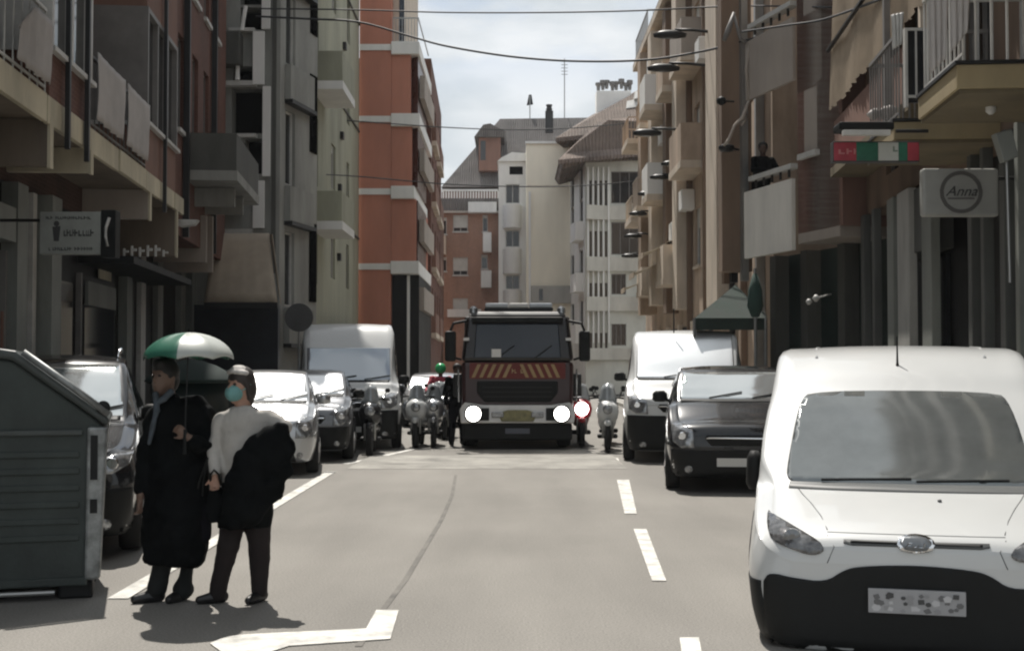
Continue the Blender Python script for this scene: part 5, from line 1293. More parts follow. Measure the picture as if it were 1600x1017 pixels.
MB().prism([(-.34, -.19, .60), (.34, -.19, .60), (.42, -.19, .78), (.2, -.19, .84), (-.2, -.19, .84), (-.42, -.19, .78)], (0, .04, 0)).build('winch_cover', M('winch_yellow', (.26, .24, .12), .5, var=.3, scale=8), t, bevel=.02)
MB().box(-1.16, 1.16, -.08, .9, .2, .555).build('lower_bumper', black, t, bevel=.04)
MB().box(-.26, .26, -.1, -.083, .34, .45).build('number_plate', M('plate_bluegrey', (.12, .13, .16), .5, var=0), t)
lb = MB().box(-.72, .78, .5, .75, 2.95, 3.02).build('light_bar', metal_d, t, bevel=.02)
for x0, x1, m_ in ((-.7, -.2, M('lens_pale', (.55, .58, .6), .2, var=0)), (-.18, .24, whitew), (.26, .76, M('lens_pale2', (.5, .54, .58), .2, var=0))): MB().box(x0, x1, .49, .76, 3.022, 3.12).build('light_bar_lens', m_, lb, bevel=.03)
for sg in (1, -1): MB().lathe([(.09, 0), (.09, .1), (.04, .15)], (sg*.95, .4, 2.9), 'z', 14).build('beacon', lamp_gl, t)
mb = MB(); mb.box(-1.0, 1.0, 3, 7, 2.95, 3.0); mb.box(-.4, -.34, 2.6, 7.3, 3.0, 3.08); mb.box(.34, .4, 2.6, 7.3, 3.0, 3.08)
for k in range(12): mb.box(-.34, .34, 2.8+k*.36, 2.84+k*.36, 3.02, 3.06)
mb.build('roof_ladder', metal_g, t)

# --- motorcycles and scooters
def bike(name, label, loc, rz, paint, lit=False, shieldm=None, grp=None, scr=True):
    t = thing(name, label, 'motorcycle', loc, rz, grp)
    for y, r in ((0.1, .3), (1.38, .3)):
        w_ = MB().lathe([(r*.7, -.05), (r*.95, -.055), (r, 0), (r*.95, .055), (r*.7, .05)], (0, y, r), 'x', 24).build('wheel', rubber, t, smooth=True)
        MB().lathe([(.05, -.04), (r*.68, -.03), (r*.68, .03), (.05, .04)], (0, y, r), 'x', 16).build('rim', metal_d, w_)
    MB().tube([(-.09, .1, .3), (-.09, .28, .8), (-.06, .36, .98)], .025).build('fork', metal_g, t, smooth=True)
    MB().tube([(.09, .1, .3), (.09, .28, .8), (.06, .36, .98)], .025).build('fork', metal_g, t, smooth=True)
    mb = MB(); mb.rings([(0, .28, .55, .10, .06), (0, .22, .65, .19, .10), (0, .2, .8, .22, .13), (0, .24, .92, .19, .13), (0, .3, 1.0, .10, .09)], 18); mb.build('front_fairing', paint, t, smooth=True)
    mb = MB(); mb.rings([(0, .12, .44, .07, .16), (0, .1, .58, .075, .24), (0, .1, .635, .06, .16)], 14); mb.build('mudguard', paint, t, smooth=True)
    mb = MB(); mb.rings([(0, .95, .42, .14, .35), (0, 1.0, .55, .19, .5), (0, 1.05, .7, .18, .55), (0, 1.1, .78, .14, .48)], 18); mb.build('rear_body', paint, t, smooth=True)
    mb = MB(); mb.rings([(0, 1.0, .77, .14, .42), (0, 1.0, .84, .15, .45), (0, 1.05, .88, .12, .4)], 18); mb.build('seat', black, t, smooth=True)
    MB().box(-.2, .2, .35, .75, .26, .34).build('footboard', black, t, bevel=.03)
    MB().tube([(-.36, .48, 1.04), (-.2, .40, 1.06), (0, .38, 1.03), (.2, .40, 1.06), (.36, .48, 1.04)], .018).build('handlebar', black, t, smooth=True)
    for sg in (1, -1):
        mb = MB(); mb.tube([(sg*.24, .42, 1.06), (sg*.3, .42, 1.2)], .008); mb.rings([(sg*.32, .42, 1.18, .03, .015), (sg*.32, .42, 1.22, .055, .02), (sg*.32, .42, 1.26, .03, .015)], 10); mb.build('mirror', black, t)
    hd = MB().lathe([(.05, -.04), (.09, -.03), (.10, .02), (.08, .08)], (0, .07, .84), 'y', 18).build('headlight', metal_d if lit else lamp_gl, t, smooth=True)
    if lit: MB().lathe([(.03, -.05), (.13, -.042), (.14, -.02)], (0, .07, .8), 'y', 18).build('lens', M('bike_lamp_lit', (1, .98, .94), .3, emit=12, var=0), hd)
    if scr:
        mb = MB(); n = 8
        for j in range(5):
            for i in range(n+1):
                a = (i/n-.5)*2; mb.v.append(Vector((a*(.19-.02*j), .24+.08*a*a+.03*j, .98+.085*j-.03*a*a)))
        for j in range(4):
            for i in range(n): k = j*(n+1)+i; mb.f.append((k, k+1, k+n+2, k+n+1))
        o = mb.build('windshield', shieldm or M('shield', (.25, .27, .28), .15, var=0, ior=2), t, smooth=True); sm = o.modifiers.new('t', 'SOLIDIFY'); sm.thickness = .008
    return t
bike('scooter', 'white scooter with a tall windshield, parked left of the standing dark figure', (-1.98, 26.2, 0), yaw(.02), paint_w)
bike('scooter', 'dark scooter with white lamp, parked nearest the standing dark figure', (-1.62, 26.4, 0), yaw(-.05), paint_s, lit=False)
bike('scooter', 'black scooter between the high roofed white van and the white scooter', (-2.42, 27.2, 0), 0, paint_k) if False else None
bike('motorcycle', 'black motorcycle standing in front of the high roofed white van', (-2.66, 23.9, 0), yaw(-.05), paint_k)
bike('scooter', 'silver scooter beside the front left corner of the fire engine', (-1.55, 29.2, 0), 0, paint_s)
bike('motorcycle', 'motorcycle with a glaring lit headlight and red fairing, just right of the fire engine', (1.44, 26.4, 0), yaw(.02), M('bike_red', (.30, .02, .03), .35, var=.1), lit=True)
bike('motorcycle', 'white and black motorcycle parked beside the tall white van on the right', (1.86, 24.9, 0), yaw(.06), paint_w)
bike('motorcycle', 'black motorcycle parked between the white one and the tall white van', (2.02, 27.0, 0), yaw(.1), paint_k)

# --- refuse containers
def container(loc, rz, label, W=1.6, Ln=1.1, H=1.76):
    t = thing('refuse_container', label, 'container', loc, rz, None)
    gm = M('bin_green', (.040, .050, .046), .65, kind='paint', var=.25, scale=2.2, bump=.15); gl = M('bin_lid', (.05, .058, .055), .45, var=.2, scale=3); mg = M('bin_metal', (.26, .27, .265), .45, .4, var=.4, scale=6)
    # end profile in x,z: kerb side at -W, street side at 0
    prof = [(-W+.08, .12), (-.12, .12), (-.06, .16), (0.02, 1.22), (-.06, 1.30), (-.62, 1.72), (-.78, 1.735), (-W, 1.735)]
    MB().prism([(x, 0, z) for x, z in prof], (0, Ln, 0)).build('body', gm, t, bevel=.02)
    # lid overhanging the slope
    lid = [(.03, 1.24), (.05, 1.30), (-.60, 1.79), (-.80, 1.82), (-W-.03, 1.82), (-W-.03, 1.75), (-.80, 1.74), (-.63, 1.725)]
    MB().prism([(x, -.05, z) for x, z in lid], (0, Ln+.1, 0)).build('lid', gl, t, bevel=.025)
    # horizontal ribs on the end, frame and corner post
    mb = MB()
    for z in (.42, .54, .66, .78, .90, 1.02): mb.box(-.95, -.16, -.018, 0, z, z+.045)
    mb.build('rib', gm, t, bevel=.008)
    MB().box(-1.02, -.14, -.028, -.002, 1.18, 1.22).build('rib', gl, t, bevel=.008)
    MB().box(-1.05, -1.0, -.03, -.002, .2, 1.7).build('rib', gl, t, bevel=.008)
    MB().prism([(-.12, -.04, .14), (-.01, -.04, .14), (.035, -.04, 1.24), (-.11, -.04, 1.24)], (0, .12, 0)).build('corner_post', mg, t, bevel=.02)
    mb = MB(); mb.box(-.085, -.035, -.052, -.038, .86, 1.18); mb.box(-.085, -.035, -.052, -.038, .62, .72); mb.build('slot', black, t)
    mb = MB(); mb.box(-1.22, -1.02, -.05, -.0, .62, .82); mb.lathe([(.045, 0), (.045, .02)], (-1.12, -.07, .72), 'y', 16); mb.build('socket', mg, t, bevel=.01)
    MB().lathe([(.035, 0), (.035, .02)], (-1.12, -.085, .72), 'y', 16).build('socket_hole', black, t)
    MB().box(-1.25, -1.0, -.02, -.002, .30, .56).build('label_plate', mg, t, bevel=.005)
    MB().box(-W, -.1, -.03, .0, .10, .16).build('skirt', gm, t, bevel=.01)
    for x in (-W+.1, -.3):
        for y in (.02, Ln-.4): MB().box(x, x+.24, y, y+.35, 0, .125).build('foot', black, t, bevel=.02)
    MB().tube([(-W+.1, -.03, .06), (-.32, -.03, .06)], .018).build('pedal_bar', metal_g, t)
    MB().tube([(-.55, -.06, 1.78), (-.2, -.06, 1.52), (.04, -.06, 1.33)], .025).build('lid_edge', mg, t, smooth=True)
    q = Vector((-.0, -.04, 1.38)); MB().lathe([(.02, -.03), (.05, -.02), (.05, .02)], q, 'y', 14).build('hinge', black, t)
    return t
container((-2.98, 9.35, 0), yaw(-.29), 'dark green grey refuse container with ribbed end and sloping lid, nearest on the left')
t = container((-3.35, 12.0, 0), 0, 'second dark refuse container, mostly hidden behind the near one') if False else None
# green bottle bank
t = thing('bottle_bank', 'dark green domed bottle bank half hidden behind the small umbrella', 'bottle bank', (-4.02, 16.0, 0), 0)
gb = M('bank_green', (.006, .018, .015), .8, kind='paint', var=.15, scale=3, coat=0)
q = P(299, 560, 18.7); 
t.location = (q.x, 18.7, 0); t.scale = (.84, .84, .85)
MB().rings([(0, 0, .02, .62, .62), (0, 0, .1, .70, .70), (0, 0, 1.0, .73, .73), (0, 0, 1.70, .64, .64)], 28).build('body', M('bank_dark', (.003, .010, .009), .45, kind='paint', var=.15, coat=.3), t, smooth=True)
MB().rings([(0, 0, 1.69, .74, .74), (0, 0, 1.72, .79, .79), (0, 0, 1.76, .76, .76), (0, 0, 1.88, .62, .62), (0, 0, 1.99, .42, .42), (0, 0, 2.08, .16, .16), (0, 0, 2.09, .05, .05)], 28).build('dome', gb, t, smooth=True)
mb = MB()
for k in range(3):
    a = k*2.09+4.4; mb.lathe([(.11, -.01), (.11, .02), (.09, .02)], (.72*math.cos(a), .72*math.sin(a)-.02, 1.35), 'y', 16)
mb.build('porthole', black, t)
MB().tube([(-.07, 0, 2.06), (-.07, 0, 2.11), (.07, 0, 2.11), (.07, 0, 2.06)], .014).build('lifting_eye', metal_g, t)
# ======================= PEOPLE =======================
def ball(mb, c, r, sx=1, sy=1, sz=1, seg=14):
    c = Vector(c); rr = []
    for i in range(1, 8):
        a = -math.pi/2+math.pi*i/8; rr.append((c.x, c.y, c.z+r*sz*math.sin(a), r*sx*math.cos(a), r*sy*math.cos(a)))
    mb.rings(rr, seg)
def limb(mb, pts, rs, seg=12):
    pts = [Vector(p) for p in pts]
    mb.tube(pts, list(rs), seg)
    for p, r in zip(pts, rs): ball(mb, p, r*1.0)
def fuse(mb, name, mat, parent, voxel=.012, smooth=2, disp=0):
    o = mb.build(name, mat, parent, smooth=True)
    r = o.modifiers.new('r', 'REMESH'); r.mode = 'VOXEL'; r.voxel_size = voxel; r.use_smooth_shade = True
    if smooth: s = o.modifiers.new('s', 'SMOOTH'); s.iterations = smooth*3; s.factor = .5
    if disp:
        tx = bpy.data.textures.new('folds', 'CLOUDS'); tx.noise_scale = .16
        d = o.modifiers.new('d', 'DISPLACE'); d.texture = tx; d.strength = disp; d.texture_coords = 'LOCAL'
    return o
def hand(mb, w_, d, up=None, s=1.0, side=1, curl=.5):
    """wrist position, pointing direction: palm, four fingers of unequal length, thumb from the side"""
    w_ = Vector(w_); d = Vector(d).normalized(); x = (Vector(up) if up else Vector((0, -1, 0))).cross(d).normalized(); n = d.cross(x).normalized()
    c = w_+d*.045*s
    for k in range(5): ball(mb, w_+d*(.012+.02*k)*s, .026*s, 1, .7, 1, 10)
    for k, (o_, L_) in enumerate(((-.030, .068), (-.010, .078), (.010, .074), (.029, .058))):
        p = w_+d*.088*s+x*o_*s; q = p+(d*.6+n*curl*.5)*L_*.5*s; r_ = q+(d*(.5-curl*.5)+n*curl)*L_*.55*s
        limb(mb, (w_+d*.05*s+x*o_*.8*s, p, q, r_), (.012*s, .0105*s, .0095*s, .008*s), 8)
    p = w_+d*.03*s+x*side*-.024*s; limb(mb, (p, p+(d*.5-x*side*.6)*.035*s, p+(d*.8-x*side*.7+n*.2)*.06*s), (.014*s, .011*s, .009*s), 8)
def head(mb, c, f, s=1.0):
    """c centre of the skull, f facing direction in xy"""
    c = Vector(c); f = Vector((f[0], f[1], 0)).normalized(); r = Vector((-f.y, f.x, 0)); z = Vector((0, 0, 1))
    def at(a, b, h): return c+(f*a+r*b+z*h)*s
    ball(mb, at(0, 0, .02), .092*s, .88, .98, 1.12, 20)
    for p, rr in ((at(.035, 0, -.045), .062), (at(.05, 0, -.085), .04), (at(-.01, 0, -.03), .078)): ball(mb, p, rr*s, 1, 1, 1.1, 14)
    limb(mb, (at(.085, 0, .02), at(.105, 0, -.015)), (.011*s, .016*s), 8)           # nose
    ball(mb, at(.088, 0, -.055), .018*s, 1, 1, .55, 10)                              # mouth
    for sg in (1, -1): ball(mb, at(-.005, sg*.083, -.005), .026*s, .45, .8, 1.1, 10)  # ears
    for sg in (1, -1): ball(mb, at(.073, sg*.034, .038), .016*s, 1, 1, .5, 8)        # brows
    limb(mb, (at(-.01, 0, -.06), at(-.02, 0, -.15)), (.055*s, .056*s))
    return at
def eyes(at, par, s=1.0):
    for sg in (1, -1):
        mb = MB(); ball(mb, at(.084, sg*.032, .015), .012*s, 1, 1, .8, 10); e = mb.build('eye', M('eye_dark', (.04, .03, .025), .2, var=0), par, smooth=True)

def person(label, loc, rz): return thing('person', label, 'person', loc, rz)

# -- woman in cream top with a dark coat over her arm
W = person('person in a cream top and teal face mask, dark coat over one arm', (-1.90, 9.13, 0), 0)
def w(px, py, dy=0): return Vector(((px-800)/219.0+1.90, dy, CH+(572-py)/219.0))
mb = MB()
at = head(mb, w(377, 603), (-.62, -.80), 1.0)
limb(mb, (w(378, 632, 0), w(382, 665, .02), w(388, 720, .02), w(388, 775, .02)), (.05, .085, .09, .09))
limb(mb, (w(352, 656, .01), w(382, 662, .02), w(419, 653, .01)), (.04, .06, .04))
limb(mb, (w(352, 655), w(338, 700), w(343, 736, -.10)), (.048, .042, .028)); hand(mb, w(343, 738, -.10), (.02, -.1, -1), (0, -1, 0), .95, 1, .7)
limb(mb, (w(420, 652), w(450, 668, -.05), w(438, 690, -.13)), (.048, .042, .028)); hand(mb, w(436, 692, -.12), (-.6, .1, -.3), (0, 0, 1), .95, -1, .5)
limb(mb, (w(372, 775), w(362, 848, -.04), w(344, 918, .02)), (.095, .06, .04)); limb(mb, (w(402, 775), w(405, 848, .03), w(405, 918, .06)), (.095, .06, .04))
fuse(mb, 'body', skin_m, W, .009, 1)
eyes(at, W)
mb = MB(); ball(mb, at(.060, 0, -.048), .070, .98, 1.0, .92, 16); ball(mb, at(.092, 0, -.045), .032, 1, 1, .9, 12); fuse(mb, 'face_mask', M('mask_teal', (.16, .34, .33), .8, var=.15, scale=20), W, .008, 1)
MB().tube([at(.05, .075, -.03), at(.0, .090, .0), at(-.01, .095, .015)], .004, 6).build('mask_strap', M('mask_teal'), W)
mb = MB(); ball(mb, at(-.012, 0, .045), .103, .92, 1.0, 1.0, 18); ball(mb, at(-.045, 0, -.02), .09, .9, 1, 1.25, 16); ball(mb, at(-.055, -.01, -.09), .06, 1, 1, 1.2, 12)
for sg in (1, -1): limb(mb, (at(.03, sg*.075, .06), at(.012, sg*.09, .0), at(.0, sg*.088, -.07)), (.022, .02, .014))
fuse(mb, 'hair', M('hair_dark', (.035, .028, .025), .7, var=.3, scale=14), W, .009, 1, .01)
mb = MB(); 
for k in range(9):
    a = -1.15+2.3*k/8; ball(mb, at(.078*math.cos(a)-.005, .088*math.sin(a), .105-.01*abs(a)), .026, 1, 1, .75, 10)
ball(mb, at(.02, 0, .115), .062, 1, 1.1, .6, 14)
fuse(mb, 'headscarf', M('scarf_pale', (.55, .52, .49), .8, var=.3, scale=20), W, .008, 1)
cream_k = M('knit_cream', (.42, .40, .37), .9, var=.12, scale=6, bump=.15)
mb = MB()
for (px, py, rx, ry) in ((380, 634, .09, .08), (383, 642, .15, .10), (385, 652, .195, .115), (384, 680, .19, .12), (384, 710, .175, .12), (386, 740, .18, .13), (388, 775, .19, .135)):
    pass
mb.rings([(w(px, py).x, 0, w(px, py).z, rx, ry) for (px, py, rx, ry) in ((388, 780, .175, .135), (386, 740, .17, .13), (384, 710, .165, .12), (384, 680, .185, .12), (385, 657, .195, .115), (384, 644, .155, .10), (380, 634, .075, .07))], 22)
limb(mb, (w(349, 656), w(337, 700, -.01), w(343, 733, -.09)), (.068, .058, .044)); limb(mb, (w(418, 652), w(449, 667, -.05), w(440, 688, -.18)), (.07, .058, .045))
fuse(mb, 'sweater', cream_k, W, .011, 2, .03)
trous = M('trousers_dark', (.016, .011, .011), .9, var=.3, scale=6)
mb = MB()
limb(mb, (w(372, 780), w(361, 850, -.04), w(344, 912, .02), w(342, 926, .02)), (.115, .082, .062, .06)); limb(mb, (w(402, 780), w(406, 850, .03), w(405, 912, .06), w(405, 922, .06)), (.115, .082, .062, .06)); limb(mb, (w(375, 775), w(400, 775)), (.13, .13))
fuse(mb, 'trousers', trous, W, .011, 2, .02)
mb = MB(); mb.rings([(w(px, py).x, 0, w(px, py).z, rx, ry) for (px, py, rx, ry) in ((384, 822, .19, .16), (385, 800, .20, .16), (386, 770, .19, .15), (388, 745, .17, .13))], 22)
fuse(mb, 'skirt', cloth_k, W, .012, 2, .03)
shoe = M('shoe_black', (.012, .012, .013), .35, var=.1)
for (px, fx, fy, dy, zz) in ((340, -.115, -.05, .02, .0), (404, -.05, -.12, .06, .0)):
    c = Vector((w(px, 930).x, dy, .045+zz)); mb = MB()
    limb(mb, (c+Vector((-fx*.35, -fy*.35, .0)), c+Vector((fx*.3, fy*.3, -.006)), c+Vector((fx*.95, fy*.95, -.015))), (.045, .042, .03)); ball(mb, c+Vector((0, 0, .03)), .045)
    fuse(mb, 'shoe', shoe, W, .008, 1)
# draped coat: its own thing, held over the arm
Ct = thing('coat', 'large dark coat bundled over the arm of the person in the cream top', 'coat', (-1.90, 9.13, 0))
mb = MB()
pl = [(447, 672, .075), (432, 684, .10), (415, 700, .13), (402, 725, .15), (392, 752, .16), (385, 780, .15), (375, 802, .10), (360, 806, .06)]
for (px, py, r_) in pl: ball(mb, w(px, py, -.17), r_, 1, .62, 1, 16)
for (px, py, r_) in ((452, 700, .08), (449, 730, .085), (437, 755, .085), (427, 768, .09), (412, 780, .10), (441, 770, .05), (404, 800, .08), (425, 715, .15), (420, 745, .15), (458, 690, .045)): ball(mb, w(px, py, -.15), r_, 1, .62, 1.05, 16)
fuse(mb, 'cloth', cloth_k, Ct, .014, 2, .06)
hb = thing('handbag', 'small dark handbag hanging from the hand of the person in the cream top', 'handbag', (-1.90, 9.13, 0))
MB().tube([w(336, 752, -.1), w(337, 738, -.13), w(343, 731, -.14), w(350, 738, -.13), w(352, 755, -.1)], .009).build('strap', black, hb, smooth=True)
mb = MB(); mb.rings([(w(345, y).x, -.1, w(345, y).z, rx, .04) for y, rx in ((812, .06), (800, .075), (775, .065), (757, .035))], 16); fuse(mb, 'bag', cloth_k, hb, .01, 1, .02)

# -- person in a long black coat
Pn = person('person in a long black coat and pale blue scarf walking beside the refuse container', (-2.48, 9.2, 0), 0)
def p(px, py, dy=0): return Vector(((px-800)/217.4+2.48, dy, CH+(572-py)/217.4))
mb = MB()
at = head(mb, p(257, 590), (-.45, -.89), 1.0)
limb(mb, (p(262, 612), p(275, 655, .02), p(282, 720, .02), p(282, 780, .02)), (.05, .08, .09, .09))
limb(mb, (p(243, 650, .01), p(278, 655, .02), p(318, 650, .01)), (.04, .06, .04))
limb(mb, (p(243, 650), p(228, 715, -.03), p(226, 772, -.08)), (.05, .043, .03)); hand(mb, p(226, 774, -.08), (0, -.1, -1), (-1, 0, 0), 1, 1, .6)
limb(mb, (p(318, 650), p(338, 708, -.06), p(310, 682, -.22)), (.05, .043, .03)); hand(mb, p(308, 680, -.22), (-.75, 0, .6), (0, -1, 0), .95, -1, 1.0)
limb(mb, (p(266, 790), p(262, 855, -.05), p(250, 915, -.02)), (.1, .062, .04)); limb(mb, (p(298, 790), p(296, 855, .04), p(287, 918, .03)), (.1, .062, .04))
fuse(mb, 'body', M('skin_shade', (.15, .095, .07), .55, var=.06), Pn, .009, 1); eyes(at, Pn)
mb = MB(); ball(mb, at(-.02, 0, .045), .103, .95, 1.02, 1.0, 18); ball(mb, at(-.05, 0, -.02), .085, .9, 1, 1.1, 14); ball(mb, at(.04, 0, .10), .06, 1, 1.1, .7, 12)
fuse(mb, 'hair', M('hair_black', (.012, .011, .010), .6, var=.2, scale=14), Pn, .009, 1, .008)
mb = MB(); mb.rings([(p(px, py).x, dy, p(px, py).z, rx, ry) for (px, py, dy, rx, ry) in ((276, 880, 0, .21, .18), (276, 872, 0, .232, .20), (277, 850, 0, .235, .20), (277, 800, 0, .235, .19), (278, 740, 0, .22, .17), (279, 690, 0, .215, .15), (281, 655, 0, .215, .13), (278, 640, 0, .17, .12), (268, 626, 0, .10, .09), (264, 615, 0, .07, .07))], 24)
limb(mb, (p(246, 650), p(230, 712, -.03), p(228, 762, -.07)), (.082, .07, .055)); limb(mb, (p(318, 650), p(336, 706, -.05), p(318, 688, -.19)), (.085, .075, .058)); limb(mb, (p(300, 640, .02), p(300, 700, .02)), (.12, .13))
fuse(mb, 'coat', cloth_k, Pn, .013, 2, .07)
for pts in ((p(250, 616, -.1), p(254, 640, -.135), p(249, 665, -.15), p(244, 690, -.155)), (p(272, 612, -.08), p(264, 622, -.12), p(254, 628, -.12))):
    mb = MB(); limb(mb, pts, [.026, .026, .022, .015][:len(pts)], 8); fuse(mb, 'scarf', M('scarf_blue', (.07, .085, .10), .9, var=.25, scale=10), Pn, .008, 1)
mb = MB(); limb(mb, (p(268, 800), p(262, 858, -.05), p(250, 915, -.02)), (.11, .09, .07)); limb(mb, (p(298, 800), p(297, 858, .04), p(288, 920, .03)), (.11, .092, .075))
fuse(mb, 'trousers', M('trousers_black', (.009, .011, .011), .9, var=.2), Pn, .012, 2, .03)
for (px, fx, fy, dy) in ((244, -.12, -.06, -.02), (283, -.05, -.12, .03)):
    c = Vector((p(px, 930).x, dy, .045)); mb = MB()
    limb(mb, (c+Vector((-fx*.3, -fy*.3, 0)), c+Vector((fx*.3, fy*.3, -.006)), c+Vector((fx*.95, fy*.95, -.015))), (.048, .045, .032)); ball(mb, c+Vector((0, 0, .03)), .048)
    fuse(mb, 'shoe', shoe, Pn, .008, 1)
b2 = thing('shopping_bag', 'dark shopping bag hanging from the arm of the long black coat', 'bag', (-2.48, 9.2, 0))
mb = MB(); mb.rings([(p(314, y).x, -.02, p(314, y).z, rx, .07) for y, rx in ((842, .085), (832, .095), (800, .09), (782, .07))], 16); fuse(mb, 'bag', cloth_n, b2, .01, 1, .02)
for dx in (-6, 6): MB().tube([p(312+dx, 790, -.02), p(322+dx/2, 750, -.12), p(334, 712, -.15)], .006).build('handle', black, b2)

# -- small umbrella over the person in black
U = thing('umbrella', 'small open green umbrella with painted highlights, held over the person in the black coat', 'umbrella', (-2.48, 9.2, 0))
ap = p(304, 521, -.17); rz_ = p(299, 562, 0).z; RU = .318
mb = MB(); nseg = 48; rows_ = 10
for j in range(rows_+1):
    f_ = j/rows_; rr_ = RU*math.sin(f_*math.pi/2*.98)
    for i in range(nseg):
        a = 2*math.pi*i/nseg; k8 = (i % 6)/6.0; sag_ = math.sin(math.pi*k8)
        z = rz_+(ap.z-rz_)*math.cos(f_*math.pi/2)**1.0+.022*sag_*f_**3-.012*sag_*(1-f_)*f_*4
        q_ = rr_*(1-.045*sag_*f_)
        mb.v.append(Vector((ap.x+q_*math.cos(a), ap.y+q_*math.sin(a), z)))
for j in range(rows_):
    for i in range(nseg): mb.f.append((j*nseg+i, j*nseg+(i+1) % nseg, (j+1)*nseg+(i+1) % nseg, (j+1)*nseg+i))
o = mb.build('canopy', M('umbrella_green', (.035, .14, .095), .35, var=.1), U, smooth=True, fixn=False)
o.data.materials.append(M('umbrella_highlight', (.42, .44, .41), .4, var=.1))  # pale panels put the canopy's highlight into the colour
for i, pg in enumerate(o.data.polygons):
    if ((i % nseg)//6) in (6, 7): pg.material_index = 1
sm = o.modifiers.new('t', 'SOLIDIFY'); sm.thickness = .003
for k in range(8):
    a = 2*math.pi*k/8; pts = [Vector((ap.x+RU*math.sin(f_*math.pi/2*.98)*math.cos(a), ap.y+RU*math.sin(f_*math.pi/2*.98)*math.sin(a), rz_+(ap.z-rz_)*math.cos(f_*math.pi/2)-.008)) for f_ in (.05, .3, .5, .7, .85, 1.0)]
    MB().tube(pts, .003, 6).build('rib', metal_d, U)
MB().tube([Vector((ap.x, ap.y, ap.z+.03)), Vector((ap.x, ap.y, ap.z-.05)), p(302, 640, -.2), p(303, 690, -.23)], [.004, .005, .005, .005]).build('shaft', metal_d, U)
MB().tube([p(303, 668, -.225), p(303, 706, -.235)], .014).build('handle', black, U)

# -- leaning resident in the loggia
yb = 25.6
hp_ = P(1192, 232, yb)
Bp = person('person in dark clothes leaning on the white rail of the brown loggia', (hp_.x, yb, hp_.z-1.50), R(18))
mb = MB(); at = head(mb, (0, 0, 1.50), (-.5, -.86))
limb(mb, ((0, .02, 1.35), (0, .02, 1.1), (0, .1, .78)), (.05, .09, .09)); limb(mb, ((-.17, 0, 1.27), (-.26, -.12, 1.03), (-.05, -.28, 1.00)), (.055, .045, .03)); limb(mb, ((.17, 0, 1.27), (.26, -.12, 1.03), (.08, -.28, 1.00)), (.055, .045, .03))
hand(mb, (-.05, -.28, 1.0), (1, -.2, 0), (0, 0, 1), 1, 1, .3); hand(mb, (.08, -.28, 1.0), (-1, -.2, 0), (0, 0, 1), 1, -1, .3)
limb(mb, ((-.08, .1, .8), (-.09, .12, .45), (-.09, .15, .06)), (.09, .06, .045)); limb(mb, ((.08, .1, .8), (.09, .12, .45), (.09, .15, .06)), (.09, .06, .045))
fuse(mb, 'body', M('skin_dim', (.10, .065, .05), .6, var=0), Bp, .011, 1)
mb = MB(); ball(mb, at(-.02, 0, .04), .105, .95, 1, 1, 16); fuse(mb, 'hair', M('hair_black'), Bp, .012, 1)
mb = MB(); mb.rings([(0, .08, .7, .18, .13), (0, .05, 1.0, .2, .14), (0, .02, 1.22, .22, .13), (0, .02, 1.33, .12, .1)], 18); limb(mb, ((-.19, 0, 1.26), (-.28, -.12, 1.04), (-.1, -.27, 1.01)), (.08, .065, .05)); limb(mb, ((.19, 0, 1.26), (.28, -.12, 1.04), (.12, -.27, 1.01)), (.08, .065, .05))
fuse(mb, 'jacket', cloth_k, Bp, .014, 2, .03)
mb = MB(); limb(mb, ((-.08, .1, .78), (-.09, .12, .45), (-.09, .15, .04)), (.12, .085, .065)); limb(mb, ((.08, .1, .78), (.09, .12, .45), (.09, .15, .04)), (.12, .085, .065)); fuse(mb, 'trousers', cloth_n, Bp, .014, 1)

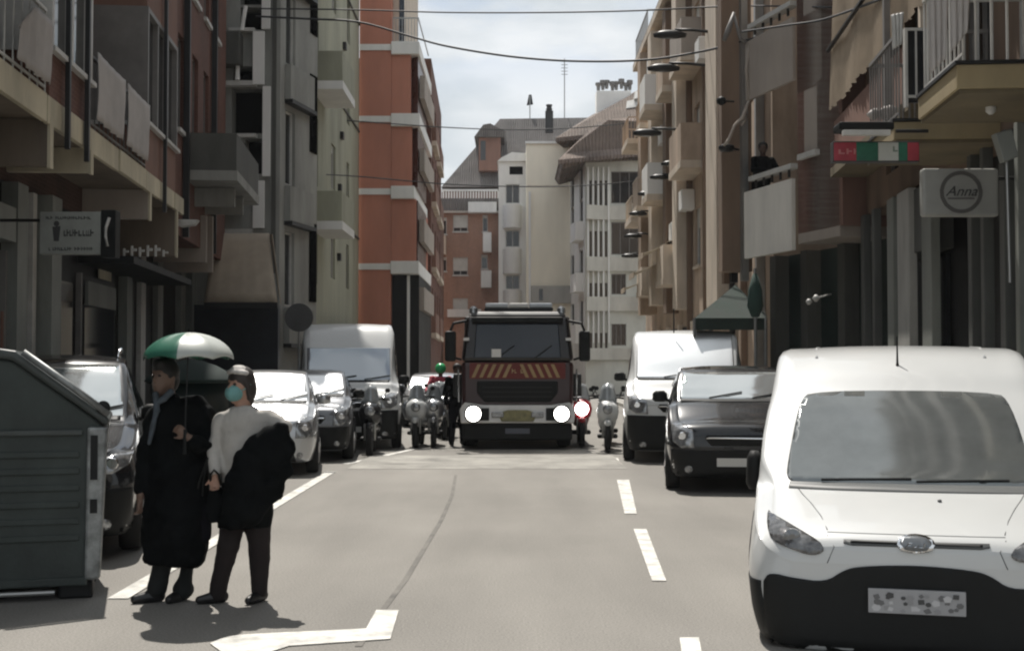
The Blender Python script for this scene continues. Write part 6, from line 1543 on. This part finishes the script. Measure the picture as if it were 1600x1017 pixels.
# -- standing dark figure by the fire engine, and a far rider
def simple_person(label, loc, rz, top, bot, helmet=None, pose='stand', h=1.76):
    t = person(label, loc, rz); k = h/1.76
    mb = MB(); at = head(mb, (0, 0, 1.64), (0, -1)); limb(mb, ((0, 0, 1.5), (0, 0, 1.2), (0, 0, .95)), (.05, .09, .09))
    if pose == 'stand':
        A = (((-.2, 0, 1.42), (-.27, 0, 1.14), (-.24, -.08, .9)), ((.2, 0, 1.42), (.27, 0, 1.14), (.24, -.08, .9))); Lg = (((-.09, 0, .92), (-.11, -.04, .5), (-.12, .03, .09)), ((.09, 0, .92), (.12, .0, .5), (.13, .05, .09)))
    else:
        A = (((-.2, 0, 1.42), (-.3, -.18, 1.18), (-.3, -.42, 1.12)), ((.2, 0, 1.42), (.3, -.18, 1.18), (.3, -.42, 1.12))); Lg = (((-.1, 0, .95), (-.2, -.42, .85), (-.2, -.38, .42)), ((.1, 0, .95), (.2, -.42, .85), (.2, -.38, .42)))
    for i, a in enumerate(A): limb(mb, a, (.05, .042, .03)); hand(mb, a[2], Vector(a[2])-Vector(a[1]), (1 if i else -1, 0, 0), 1, 1 if i else -1, .6)
    for l in Lg: limb(mb, l, (.09, .06, .042))
    fuse(mb, 'body', M('skin_dim'), t, .012, 1)
    mb = MB()
    if helmet: ball(mb, at(0, 0, .03), .135, 1, 1.05, 1.05, 18); fuse(mb, 'helmet', helmet, t, .014, 1)
    else: ball(mb, at(-.02, 0, .045), .105, .95, 1, 1, 16); fuse(mb, 'hair', M('hair_black'), t, .014, 1)
    mb = MB(); mb.rings([(0, 0, .86, .18, .13), (0, 0, 1.1, .18, .13), (0, 0, 1.36, .22, .13), (0, 0, 1.48, .13, .1)], 18)
    for a in A: limb(mb, a[:2]+((Vector(a[2])*.9+Vector(a[1])*.1),), (.085, .065, .05))
    fuse(mb, 'jacket', top, t, .014, 2, .03)
    mb = MB()
    for l in Lg: limb(mb, l, (.12, .085, .065))
    fuse(mb, 'trousers', bot, t, .014, 1)
    for l in Lg:
        e = Vector(l[2]); mb = MB(); limb(mb, ((e.x, e.y+.02, e.z-.04), (e.x, e.y-.1, e.z-.05), (e.x, e.y-.17, e.z-.06)), (.045, .045, .03)); fuse(mb, 'shoe', shoe, t, .012, 1)
    t.scale = (k, k, k); return t
q = P(713, 600, 27.0)
simple_person('person dressed all in black standing between the parked scooters and the fire engine', (q.x+.02, 27.0, 0), R(12), cloth_k, cloth_n, None, 'stand', 1.72)
q = P(688, 580, 31.0)
bike('motorcycle', 'dark motorcycle of the rider with the green helmet, left behind the fire engine', (q.x, 30.2, 0), 0, paint_k)
simple_person('rider in a red jacket and bright green helmet, left of the fire engine', (q.x, 31.1, -.05), 0, M('jacket_red', (.40, .05, .08), .7, var=.1), cloth_n, M('helmet_green', (.03, .42, .14), .3, var=0), 'ride', 1.76)
for o in bpy.data.objects:
    if o.type == 'EMPTY' and not o.children and o.name.startswith('wheel'): bpy.data.objects.remove(o)

# thin summer haze filling the street
hm = bpy.data.materials.new('haze'); hm.use_nodes = True; hn = hm.node_tree; hn.nodes.clear()
ho = hn.nodes.new('ShaderNodeOutputMaterial'); hv = hn.nodes.new('ShaderNodeVolumePrincipled')
hv.inputs['Color'].default_value = (.92, .95, 1, 1); hv.inputs['Density'].default_value = .0003
hn.links.new(hv.outputs[0], ho.inputs['Volume'])
tag(MB().box(-320, 320, -70, 520, -1.2, 34).build('haze', hm), kind='stuff')
